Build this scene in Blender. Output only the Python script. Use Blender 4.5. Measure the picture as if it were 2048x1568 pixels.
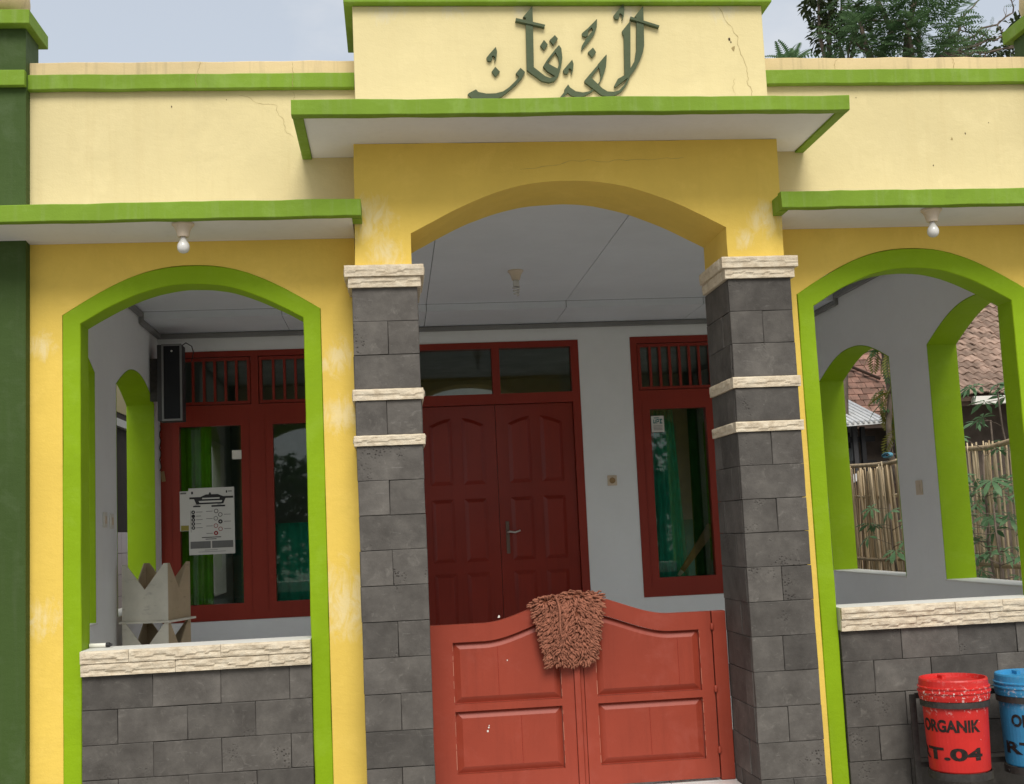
import bpy, bmesh, math, random
from mathutils import Vector, Matrix, noise
from mathutils.geometry import tessellate_polygon
R = math.radians
scene = bpy.context.scene
for o in list(bpy.data.objects):
    bpy.data.objects.remove(o)
COL = scene.collection
random.seed(7)

# ------------------------------------------------------------------ camera
cam_d = bpy.data.cameras.new('camera')
cam = bpy.data.objects.new('camera', cam_d)
COL.objects.link(cam)
cam_d.sensor_width = 36.0
cam_d.lens = 42.19
cam_d.clip_end = 2000
cam_d.clip_start = 0.05
_r = Vector((0.994247, -0.097098, -0.045223))
_u = Vector((0.033699, -0.117201, 0.992536))
_f = Vector((0.101673, 0.98835, 0.113255))
M = Matrix((( _r.x, _u.x, -_f.x, -0.1571), (_r.y, _u.y, -_f.y, -5.9325), (_r.z, _u.z, -_f.z, 1.2809), (0, 0, 0, 1)))
cam.matrix_world = M
scene.camera = cam

# ------------------------------------------------------------------ world, sun, exposure
SUN_EL, SUN_AZ = 47, 3          # degrees; azimuth measured from -Y towards +X
world = bpy.data.worlds.new('World')
scene.world = world
world.use_nodes = True
nt = world.node_tree
for n in list(nt.nodes):
    nt.nodes.remove(n)
out = nt.nodes.new('ShaderNodeOutputWorld')
bg = nt.nodes.new('ShaderNodeBackground')
sky = nt.nodes.new('ShaderNodeTexSky')
sky.sky_type = 'NISHITA'
sky.sun_disc = False
sky.sun_elevation = R(SUN_EL)
sky.sun_rotation = R(180 - SUN_AZ)
sky.air_density = 1.4
sky.dust_density = 3.0
tc = nt.nodes.new('ShaderNodeTexCoord')
ns = nt.nodes.new('ShaderNodeTexNoise')
ns.inputs['Scale'].default_value = 2.6
ns.inputs['Detail'].default_value = 6
ns.inputs['Roughness'].default_value = 0.55
mp = nt.nodes.new('ShaderNodeMapping')
mp.inputs['Scale'].default_value = (1, 1, 2.0)
mp.inputs['Location'].default_value = (0.35, 0.2, 0.1)
nt.links.new(tc.outputs['Generated'], mp.inputs['Vector'])
nt.links.new(mp.outputs['Vector'], ns.inputs['Vector'])
cr = nt.nodes.new('ShaderNodeValToRGB')
cr.color_ramp.elements[0].position = 0.42
cr.color_ramp.elements[0].color = (0.60, 0.60, 0.60, 1)
cr.color_ramp.elements[1].position = 0.57
cr.color_ramp.elements[1].color = (1, 1, 1, 1)
nt.links.new(ns.outputs['Fac'], cr.inputs['Fac'])
mx = nt.nodes.new('ShaderNodeMix')
mx.data_type = 'RGBA'
nt.links.new(cr.outputs['Color'], mx.inputs['Factor'])
nt.links.new(sky.outputs['Color'], mx.inputs['A'])
mx.inputs['B'].default_value = (5.2, 5.35, 5.6, 1)
nt.links.new(mx.outputs['Result'], bg.inputs['Color'])
bg.inputs['Strength'].default_value = 0.1
nt.links.new(bg.outputs['Background'], out.inputs['Surface'])

sun_d = bpy.data.lights.new('sun', 'SUN')
sun_d.energy = 2.0
sun_d.angle = R(30)
sun_d.color = (1.0, 0.955, 0.88)
sun = bpy.data.objects.new('sun', sun_d)
COL.objects.link(sun)
_el, _az = R(SUN_EL), R(SUN_AZ)
to_sun = Vector((math.cos(_el) * math.sin(_az), -math.cos(_el) * math.cos(_az), math.sin(_el)))
sun.rotation_euler = to_sun.to_track_quat('Z', 'Y').to_euler()
sun.location = (0, -8, 12)

scene.view_settings.view_transform = 'Standard'
scene.view_settings.look = 'None'
scene.view_settings.gamma = 1
scene.view_settings.exposure = 0.55
scene.view_settings.use_curve_mapping = False

# ------------------------------------------------------------------ materials
class NT:
    def __init__(self, name):
        self.m = bpy.data.materials.new(name)
        self.m.use_nodes = True
        self.t = self.m.node_tree
        self.b = self.t.nodes['Principled BSDF']
        self.geo = self.t.nodes.new('ShaderNodeNewGeometry')
    def n(self, typ, **kw):
        x = self.t.nodes.new(typ)
        for k, v in kw.items():
            setattr(x, k, v)
        return x
    def l(self, a, b):
        self.t.links.new(a, b)
    def pos(self, scale=(1, 1, 1), rnd=False):
        mpn = self.n('ShaderNodeMapping')
        mpn.inputs['Scale'].default_value = scale
        self.l(self.geo.outputs['Position'], mpn.inputs['Vector'])
        if rnd:
            oi = self.n('ShaderNodeObjectInfo')
            ml = self.n('ShaderNodeMath', operation='MULTIPLY')
            ml.inputs[1].default_value = 37.0
            self.l(oi.outputs['Random'], ml.inputs[0])
            self.l(ml.outputs[0], mpn.inputs['Location'])
        return mpn.outputs['Vector']
    def noise(self, vec, scale, detail=4, rough=0.55, dist=0.0):
        x = self.n('ShaderNodeTexNoise')
        x.inputs['Scale'].default_value = scale
        x.inputs['Detail'].default_value = detail
        x.inputs['Roughness'].default_value = rough
        x.inputs['Distortion'].default_value = dist
        if vec is not None:
            self.l(vec, x.inputs['Vector'])
        return x.outputs['Fac']
    def ramp(self, fac, stops):
        x = self.n('ShaderNodeValToRGB')
        e = x.color_ramp.elements
        while len(e) > 1:
            e.remove(e[0])
        e[0].position, e[0].color = stops[0][0], tuple(stops[0][1]) + (1,) if hasattr(stops[0][1], '__len__') else (stops[0][1],) * 3 + (1,)
        for p, c in stops[1:]:
            q = e.new(p)
            q.color = tuple(c) + (1,) if hasattr(c, '__len__') else (c, c, c, 1)
        self.l(fac, x.inputs['Fac'])
        return x.outputs['Color']
    def mix(self, fac, a, b, mode='MIX'):
        x = self.n('ShaderNodeMix', data_type='RGBA', blend_type=mode)
        for s, v in (('Factor', fac), ('A', a), ('B', b)):
            if hasattr(v, 'links') or hasattr(v, 'is_linked'):
                self.l(v, x.inputs[s])
            elif s == 'Factor':
                x.inputs[s].default_value = v
            else:
                x.inputs[s].default_value = tuple(v) + (1,)
        return x.outputs['Result']
    def math(self, op, a, b=0.0):
        x = self.n('ShaderNodeMath', operation=op)
        for i, v in enumerate((a, b)):
            if hasattr(v, 'is_linked'):
                self.l(v, x.inputs[i])
            else:
                x.inputs[i].default_value = v
        return x.outputs[0]
    def bump(self, h, strength=0.3, dist=0.01):
        x = self.n('ShaderNodeBump')
        x.inputs['Strength'].default_value = strength
        x.inputs['Distance'].default_value = dist
        self.l(h, x.inputs['Height'])
        self.l(x.outputs['Normal'], self.b.inputs['Normal'])
    def finish(self, col, rough=0.6, spec=0.4):
        if hasattr(col, 'is_linked'):
            self.l(col, self.b.inputs['Base Color'])
        else:
            self.b.inputs['Base Color'].default_value = tuple(col) + (1,)
        if hasattr(rough, 'is_linked'):
            self.l(rough, self.b.inputs['Roughness'])
        else:
            self.b.inputs['Roughness'].default_value = rough
        self.b.inputs['Specular IOR Level'].default_value = spec
        return self.m

def sc(c, k):
    return tuple(min(1, x * k) for x in c)

def paint(name, col, var=0.10, rough=0.62, patches=(), chalk=(0.88, 0.81, 0.60), streak=0.0, streakcol=(0.3, 0.27, 0.18), bump=0.22, specks=True, spec=0.18, fade=0.0):
    t = NT(name)
    p = t.pos()
    big = t.noise(p, 1.3, 5, 0.6)
    c = t.mix(t.ramp(big, [(0.3, 0.0), (0.7, 1.0)]), sc(col, 1 - var), sc(col, 1 + var * 0.6))
    mid = t.noise(p, 9, 4, 0.6)
    c = t.mix(t.math('MULTIPLY', t.ramp(mid, [(0.45, 0.0), (0.75, 1.0)]), 0.16), c, sc(col, 0.86))
    if fade > 0:
        fd = t.noise(p, 4.5, 7, 0.7, 0.4)
        c = t.mix(t.math('MULTIPLY', t.ramp(fd, [(0.52, 0.0), (0.68, 1.0)]), fade), c, tuple(min(1, x * 1.15 + .05) for x in col))
        gr = t.noise(p, 2.6, 7, 0.72, 0.6)
        c = t.mix(t.math('MULTIPLY', t.ramp(gr, [(0.56, 0.0), (0.74, 1.0)]), fade * 0.8), c, sc(col, 0.6))
    if streak > 0:
        sv = t.pos((26, 26, 1.6))
        st = t.noise(sv, 1.0, 4, 0.6)
        c = t.mix(t.math('MULTIPLY', t.ramp(st, [(0.52, 0.0), (0.72, 1.0)]), streak), c, streakcol)
    if patches:
        acc = None
        for (x, y, z, r) in patches:
            d = t.n('ShaderNodeVectorMath', operation='DISTANCE')
            t.l(t.geo.outputs['Position'], d.inputs[0])
            d.inputs[1].default_value = (x, y, z)
            v = t.math('SUBTRACT', 1.0, t.math('DIVIDE', d.outputs['Value'], r))
            v = t.math('MAXIMUM', v, 0.0)
            acc = v if acc is None else t.math('MAXIMUM', acc, v)
        pn = t.noise(t.pos((1.5, 1.5, .6)), 13, 8, 0.72, 0.9)
        mk = t.math('MULTIPLY', t.math('ADD', acc, 0.25), pn)
        mk = t.math('MULTIPLY', mk, t.math('GREATER_THAN', acc, 0.0))
        c = t.mix(t.math('MULTIPLY', t.ramp(mk, [(0.38, 0.0), (0.60, 1.0)]), 0.42), c, chalk)
    if specks:
        sp = t.noise(p, 55, 2, 0.5)
        c = t.mix(t.math('MULTIPLY', t.ramp(sp, [(0.77, 0.0), (0.80, 1.0)]), 0.35), c, sc(col, 0.45))
    fine = t.noise(p, 120, 3, 0.6)
    h = t.math('ADD', t.math('MULTIPLY', fine, 0.3), t.math('ADD', t.math('MULTIPLY', t.noise(p, 5, 4), 1.3), t.math('MULTIPLY', t.noise(t.pos((1.0, 1.0, 2.2)), 17, 3), 0.5)))
    t.bump(h, bump, 0.012)
    return t.finish(c, rough, spec)

def plain(name, col, rough=0.5, spec=0.5, metal=0.0, var=0.08, scale=8, bump=0.0):
    t = NT(name)
    p = t.pos()
    nz = t.noise(p, scale, 4, 0.6)
    c = t.mix(t.ramp(nz, [(0.3, 0.0), (0.7, 1.0)]), sc(col, 1 - var), sc(col, 1 + var))
    if bump:
        t.bump(t.noise(p, 90, 3), bump, 0.004)
    t.b.inputs['Metallic'].default_value = metal
    return t.finish(c, rough, spec)

MAT = {}
MAT['yellow'] = paint('yellow_wall_paint', (0.82, 0.585, 0.115), fade=0.25, streak=0.08, streakcol=(0.60, 0.40, 0.08), patches=((-0.22, 0, 2.86, .26), (-0.16, 0, 2.68, .2), (1.83, 0, 2.82, .22), (1.70, 0, 2.72, .12),
      (-0.40, .22, 1.9, .22), (-0.40, .22, 0.95, .42), (-0.42, .22, 2.2, .2), (-1.88, .22, 2.3, .15), (-1.88, .22, 0.95, .2)))
MAT['yellow_up'] = paint('weathered_parapet_paint', (0.675, 0.575, 0.305), var=0.06, specks=False, fade=0.22, streak=0.16, streakcol=(0.55, 0.43, 0.20))
MAT['coping'] = paint('weathered_coping', (0.70, 0.55, 0.30), var=0.15, streak=0.30, streakcol=(0.22, 0.19, 0.12))
MAT['sign'] = paint('sign_wall_paint', (0.69, 0.59, 0.31), var=0.06, specks=False, fade=0.2, streak=0.08, streakcol=(0.55, 0.43, 0.20), patches=((-0.1, .05, 4.0, .22), (0.25, .05, 4.0, .18), (0.6, .05, 4.0, .16), (1.15, .05, 4.0, .2), (1.7, .05, 4.0, .2)), chalk=(0.62, 0.58, 0.48))
MAT['green'] = paint('lime_green_paint', (0.250, 0.405, 0.006), var=0.12, rough=0.6, fade=0.22, streak=0.12, streakcol=(0.20, 0.33, 0.01))
MAT['green_up'] = paint('weathered_lime_paint', (0.185, 0.305, 0.026), var=0.16, rough=0.65, fade=0.45, streak=0.34, streakcol=(0.25, 0.34, 0.11))
MAT['dkgreen'] = paint('dark_green_paint', (0.050, 0.088, 0.021), var=0.15, rough=0.65, fade=0.3, streak=0.2, streakcol=(0.09, 0.12, 0.06))
MAT['letter'] = paint('lettering_paint', (0.075, 0.10, 0.05), var=0.2, rough=0.5, specks=False)
MAT['white'] = paint('white_wall_paint', (0.835, 0.85, 0.855), var=0.04, specks=True, fade=0.06)
MAT['soffit'] = paint('soffit_paint', (0.76, 0.755, 0.75), var=0.05, specks=False, streak=0.06)
MAT['ceil'] = paint('ceiling_board_paint', (0.72, 0.75, 0.795), var=0.05, specks=False, bump=0.08, fade=0.10)
MAT['cornice'] = paint('raw_cornice', (0.26, 0.26, 0.255), var=0.2, specks=False)
MAT['silltop'] = paint('sill_white', (0.74, 0.73, 0.69), var=0.08, specks=True)
MAT['door'] = paint('maroon_door_varnish', (0.255, 0.026, 0.014), var=0.14, rough=0.30, specks=False, bump=0.05, spec=0.35, streak=0.25, streakcol=(0.14, 0.014, 0.008))
MAT['frame'] = paint('maroon_frame_paint', (0.285, 0.032, 0.018), var=0.14, rough=0.42, specks=False, bump=0.05, spec=0.3, streak=0.2, streakcol=(0.15, 0.016, 0.01))
MAT['gate'] = paint('brick_red_gate_paint', (0.30, 0.050, 0.027), var=0.16, rough=0.45, bump=0.08, specks=True, fade=0.25, streak=0.3, streakcol=(0.20, 0.033, 0.018), spec=0.3)
MAT['core'] = plain('dark_joint', (0.052, 0.048, 0.043), 0.9, 0.2)
MAT['crack'] = plain('crack_dark', (0.36, 0.28, 0.13), 0.9, 0.1)
MAT['concrete'] = plain('concrete', (0.30, 0.29, 0.27), 0.85, 0.2, var=0.2, scale=3, bump=0.3)
MAT['tile_white'] = plain('white_floor_tile', (0.80, 0.79, 0.77), 0.18, 0.5, var=0.04)
MAT['pink'] = plain('pink_wall_tile', (0.40, 0.24, 0.215), 0.3, 0.5, var=0.1)
MAT['brown'] = plain('dark_brown_timber', (0.045, 0.026, 0.016), 0.7, 0.3, var=0.3)
MAT['offwhite'] = plain('off_white_enamel', (0.72, 0.70, 0.64), 0.4, 0.5)
MAT['socket'] = plain('cream_bakelite', (0.66, 0.55, 0.42), 0.45, 0.4)
MAT['bulb'] = plain('opal_bulb_glass', (0.66, 0.65, 0.62), 0.15, 0.6, var=0.02)
MAT['black'] = plain('black_plastic', (0.016, 0.016, 0.018), 0.5, 0.4)
MAT['spk'] = plain('speaker_grille', (0.018, 0.019, 0.022), 0.75, 0.2, bump=0.5)
MAT['spkbox'] = plain('speaker_box_grey', (0.05, 0.05, 0.053), 0.6, 0.3)
MAT['spkrim'] = plain('speaker_rim', (0.20, 0.20, 0.20), 0.5, 0.4)
MAT['steel'] = plain('dark_steel', (0.05, 0.046, 0.043), 0.55, 0.5, metal=0.4, var=0.3, scale=30)
MAT['chrome'] = plain('satin_handle', (0.60, 0.57, 0.53), 0.35, 0.5, metal=0.8)
MAT['plate'] = plain('tarnished_plate', (0.16, 0.11, 0.085), 0.45, 0.5, metal=0.5)
MAT['worn'] = plain('worn_paint_edge', (0.50, 0.21, 0.14), 0.7, 0.2)
MAT['paper'] = plain('printed_paper', (0.62, 0.61, 0.57), 0.5, 0.3, var=0.02)
MAT['ink'] = plain('print_ink', (0.03, 0.028, 0.03), 0.5, 0.3)
MAT['inkgrey'] = plain('print_grey', (0.16, 0.16, 0.155), 0.5, 0.3)
MAT['inkred'] = plain('print_red', (0.30, 0.04, 0.04), 0.5, 0.3)
MAT['inkteal'] = plain('print_teal', (0.03, 0.18, 0.17), 0.5, 0.3)
MAT['inkyellow'] = plain('print_olive', (0.30, 0.26, 0.05), 0.5, 0.3)
MAT['curtain_green'] = plain('green_curtain', (0.17, 0.58, 0.04), 0.85, 0.1, var=0.15)
MAT['curtain_teal'] = plain('teal_curtain', (0.05, 0.52, 0.38), 0.85, 0.1, var=0.15)
MAT['curtain_dark'] = plain('dark_green_curtain', (0.03, 0.13, 0.03), 0.85, 0.1, var=0.15)
MAT['room'] = plain('room_wall_grey', (0.34, 0.36, 0.34), 0.8, 0.2)
MAT['room_teal'] = plain('room_carpet_teal', (0.05, 0.22, 0.20), 0.9, 0.1)
MAT['plank'] = plain('bare_plank', (0.33, 0.21, 0.10), 0.6, 0.3, var=0.2, scale=20)
MAT['mat_base'] = plain('mat_backing', (0.20, 0.07, 0.04), 0.95, 0.05)
MAT['chenille'] = plain('brown_chenille', (0.275, 0.112, 0.072), 1.0, 0.05, var=0.45, scale=45)
MAT['bucket_text'] = plain('stencil_black', (0.022, 0.018, 0.016), 0.6, 0.2, var=0.5, scale=60)
MAT['leaf'] = None

def ply(name, col):
    t = NT(name)
    p = t.pos()
    c = t.mix(t.ramp(t.noise(p, 6, 5, 0.6), [(0.3, 0.0), (0.7, 1.0)]), sc(col, 0.85), sc(col, 1.05))
    st = t.noise(t.pos((3, 3, 9)), 3.0, 5, 0.65)
    c = t.mix(t.math('MULTIPLY', t.ramp(st, [(0.58, 0.0), (0.72, 1.0)]), 0.5), c, sc(col, 0.45))
    return t.finish(c, 0.7, 0.3)
MAT['ply_out'] = ply('grubby_white_plywood', (0.78, 0.75, 0.65))
MAT['ply_in'] = ply('raw_plywood', (0.52, 0.41, 0.27))

def stone_dark():
    t = NT('andesite_block')
    p = t.pos(rnd=True)
    oi = t.n('ShaderNodeObjectInfo')
    a = t.noise(p, 7, 6, 0.65)
    c = t.ramp(a, [(0.25, (0.060, 0.054, 0.048)), (0.5, (0.098, 0.090, 0.081)), (0.75, (0.142, 0.131, 0.117))])
    blot = t.noise(p, 17, 6, 0.7, 0.8)
    c = t.mix(t.math('MULTIPLY', t.ramp(blot, [(0.57, 0.0), (0.74, 1.0)]), 0.38), c, (0.24, 0.225, 0.20))
    scr = t.noise(t.pos((5, 5, 30), True), 2.2, 5, 0.7, 1.5)
    c = t.mix(t.math('MULTIPLY', t.ramp(scr, [(0.63, 0.0), (0.68, 1.0)]), 0.22), c, (0.30, 0.29, 0.27))
    mul = t.math('ADD', t.math('MULTIPLY', oi.outputs['Random'], 0.42), 0.76)
    vm = t.n('ShaderNodeVectorMath', operation='SCALE')
    t.l(c, vm.inputs[0])
    t.l(mul, vm.inputs['Scale'])
    # occasional pitted, vesicular zones
    vo = t.n('ShaderNodeTexVoronoi')
    vo.inputs['Scale'].default_value = 70
    t.l(p, vo.inputs['Vector'])
    pit = t.ramp(vo.outputs['Distance'], [(0.15, 0.0), (0.42, 1.0)])
    zone = t.ramp(t.noise(p, 4.2, 3, 0.5), [(0.60, 0.0), (0.68, 1.0)])
    pitted = t.mix(zone, (1, 1, 1), pit)
    col = t.mix(1.0, vm.outputs['Vector'], t.mix(zone, (1, 1, 1), t.mix(pit, (0.45, 0.44, 0.43), (1, 1, 1))), 'MULTIPLY')
    h = t.math('ADD', t.math('MULTIPLY', t.noise(p, 60, 5, 0.7), 0.6), t.math('ADD', pitted, t.math('MULTIPLY', a, 0.5)))
    t.bump(h, 0.55, 0.006)
    return t.finish(col, 0.78, 0.3)
MAT['stone'] = stone_dark()

def stone_cream():
    t = NT('cream_split_stone')
    p = t.pos(rnd=True)
    a = t.noise(p, 22, 6, 0.65)
    c = t.ramp(a, [(0.25, (0.48, 0.39, 0.27)), (0.5, (0.66, 0.57, 0.43)), (0.75, (0.74, 0.67, 0.53))])
    dirt = t.noise(p, 7, 5, 0.7, 0.6)
    c = t.mix(t.math('MULTIPLY', t.ramp(dirt, [(0.55, 0.0), (0.72, 1.0)]), 0.4), c, (0.36, 0.27, 0.18))
    t.bump(t.math('ADD', t.noise(p, 45, 6, 0.7), t.noise(p, 150, 3, 0.6)), 0.6, 0.006)
    return t.finish(c, 0.85, 0.2)
MAT['cream'] = stone_cream()

def terracotta(name, base):
    t = NT(name)
    p = t.pos()
    oi = t.n('ShaderNodeObjectInfo')
    c = t.mix(oi.outputs['Random'], sc(base, 0.62), sc(base, 1.2))
    m = t.noise(p, 6, 5, 0.65)
    c = t.mix(t.math('MULTIPLY', t.ramp(m, [(0.46, 0.0), (0.68, 1.0)]), 0.7), c, (0.11, 0.085, 0.065))
    t.bump(t.noise(p, 40, 4), 0.4, 0.01)
    return t.finish(c, 0.85, 0.2)
MAT['rooftile'] = terracotta('clay_pantile', (0.35, 0.245, 0.19))
MAT['flattile'] = terracotta('clay_flat_tile', (0.36, 0.205, 0.155))

def bamboo():
    t = NT('dry_bamboo')
    oi = t.n('ShaderNodeObjectInfo')
    p = t.pos((6, 6, 1.2), True)
    nz = t.noise(p, 3, 4, 0.6)
    c = t.mix(oi.outputs['Random'], (0.38, 0.275, 0.15), (0.80, 0.66, 0.44))
    c = t.mix(t.math('MULTIPLY', t.ramp(nz, [(0.45, 0.0), (0.7, 1.0)]), 0.6), c, (0.13, 0.085, 0.045))
    return t.finish(c, 0.6, 0.3)
MAT['bamboo'] = bamboo()

def leafmat(name, a, b, trans=0.3):
    t = NT(name)
    p = t.pos()
    nz = t.noise(p, 5, 3, 0.6)
    n2 = t.noise(p, 1.2, 2, 0.5)
    c = t.mix(t.ramp(nz, [(0.3, 0.0), (0.7, 1.0)]), a, b)
    c = t.mix(t.math('MULTIPLY', n2, 0.4), c, sc(a, 0.7))
    t.finish(c, 0.55, 0.3)
    tr = t.n('ShaderNodeBsdfTranslucent')
    t.l(c, tr.inputs['Color'])
    ms = t.n('ShaderNodeMixShader')
    ms.inputs['Fac'].default_value = trans
    t.l(t.b.outputs['BSDF'], ms.inputs[1])
    t.l(tr.outputs['BSDF'], ms.inputs[2])
    o = t.t.nodes['Material Output']
    t.l(ms.outputs[0], o.inputs['Surface'])
    return t.m
MAT['leaf'] = leafmat('feathery_leaf', (0.06, 0.13, 0.05), (0.165, 0.265, 0.115), 0.4)
MAT['leaf_broad'] = leafmat('broad_leaf', (0.035, 0.060, 0.022), (0.080, 0.105, 0.038))
MAT['leaf_cassava'] = leafmat('cassava_leaf', (0.07, 0.17, 0.07), (0.19, 0.31, 0.16))
MAT['leaf_yellow'] = leafmat('yellowing_leaf', (0.10, 0.12, 0.018), (0.22, 0.20, 0.035))
MAT['leaf_dark'] = leafmat('deep_green_leaf', (0.03, 0.09, 0.025), (0.07, 0.16, 0.045))
MAT['bark'] = plain('grey_bark', (0.15, 0.12, 0.095), 0.9, 0.1, var=0.3, scale=12, bump=0.5)

def bucketmat(name, col, chips):
    t = NT(name)
    p = t.pos()
    c = t.mix(t.ramp(t.noise(p, 5, 4), [(0.3, 0.0), (0.7, 1.0)]), sc(col, 0.85), sc(col, 1.1))
    sep = t.n('ShaderNodeSeparateXYZ')
    t.l(t.geo.outputs['Position'], sep.inputs[0])
    # paint chipped off around the rim and neck, less on the body
    band = t.ramp(t.math('ADD', sep.outputs['Z'], 0.5), [(0.78, 0.0), (0.83, 0.8), (0.845, 0.55), (0.86, 1.0), (0.895, 1.0), (0.915, 0.35), (0.93, 0.08)])
    ch = t.noise(p, 48, 5, 0.75)
    mk = t.math('MULTIPLY', t.ramp(ch, [(0.56, 0.0), (0.60, 1.0)]), band)
    sm = t.ramp(t.noise(p, 60, 2, 0.5), [(0.75, 0.0), (0.77, 1.0)])
    mk = t.math('MULTIPLY', t.math('MAXIMUM', mk, sm), chips)
    c = t.mix(mk, c, (0.75, 0.66, 0.62))
    t.bump(t.noise(p, 60, 3), 0.15, 0.003)
    return t.finish(c, 0.42, 0.4)
MAT['red_bucket'] = bucketmat('red_painted_pail', (0.56, 0.022, 0.018), 0.9)
MAT['blue_bucket'] = bucketmat('blue_painted_pail', (0.035, 0.24, 0.46), 0.5)

def glassmat():
    m = bpy.data.materials.new('window_glass')
    m.use_nodes = True
    t = m.node_tree
    for n in list(t.nodes):
        t.nodes.remove(n)
    o = t.nodes.new('ShaderNodeOutputMaterial')
    tr = t.nodes.new('ShaderNodeBsdfTransparent')
    tr.inputs['Color'].default_value = (0.84, 0.88, 0.85, 1)
    gl = t.nodes.new('ShaderNodeBsdfGlossy')
    gl.inputs['Roughness'].default_value = 0.02
    gl.inputs['Color'].default_value = (0.9, 0.95, 0.92, 1)
    fr = t.nodes.new('ShaderNodeFresnel')
    fr.inputs['IOR'].default_value = 1.5
    mm = t.nodes.new('ShaderNodeMath')
    mm.operation = 'MULTIPLY'
    mm.inputs[1].default_value = 1.3
    ms = t.nodes.new('ShaderNodeMixShader')
    t.links.new(fr.outputs[0], mm.inputs[0])
    t.links.new(mm.outputs[0], ms.inputs['Fac'])
    t.links.new(tr.outputs[0], ms.inputs[1])
    t.links.new(gl.outputs[0], ms.inputs[2])
    t.links.new(ms.outputs[0], o.inputs['Surface'])
    return m
MAT['glass'] = glassmat()

def groundmat():
    t = NT('packed_yard')
    p = t.pos()
    a = t.noise(p, 0.8, 6, 0.6)
    c = t.ramp(a, [(0.3, (0.25, 0.235, 0.205)), (0.7, (0.37, 0.35, 0.315))])
    c = t.mix(t.math('MULTIPLY', t.noise(p, 25, 4), 0.4), c, (0.14, 0.12, 0.10))
    t.bump(t.noise(p, 30, 5), 0.4, 0.02)
    return t.finish(c, 0.9, 0.2)
MAT['ground'] = groundmat()

# ------------------------------------------------------------------ helpers
WM = {}

def put(o, parent=None):
    COL.objects.link(o)
    if parent is not None:
        o.parent = parent
        o.matrix_parent_inverse = WM[parent].inverted()
    WM[o] = Matrix.LocRotScale(o.location, o.rotation_euler, o.scale)
    return o

def empty(name, loc, label, cat, group=None):
    o = bpy.data.objects.new(name, None)
    o.empty_display_size = 0.1
    o.location = loc
    put(o)
    return tag(o, label, cat, group)

def tag(o, label=None, cat=None, group=None, kind=None):
    for k, v in (('label', label), ('category', cat), ('group', group), ('kind', kind)):
        if v:
            o[k] = v
    return o

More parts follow.
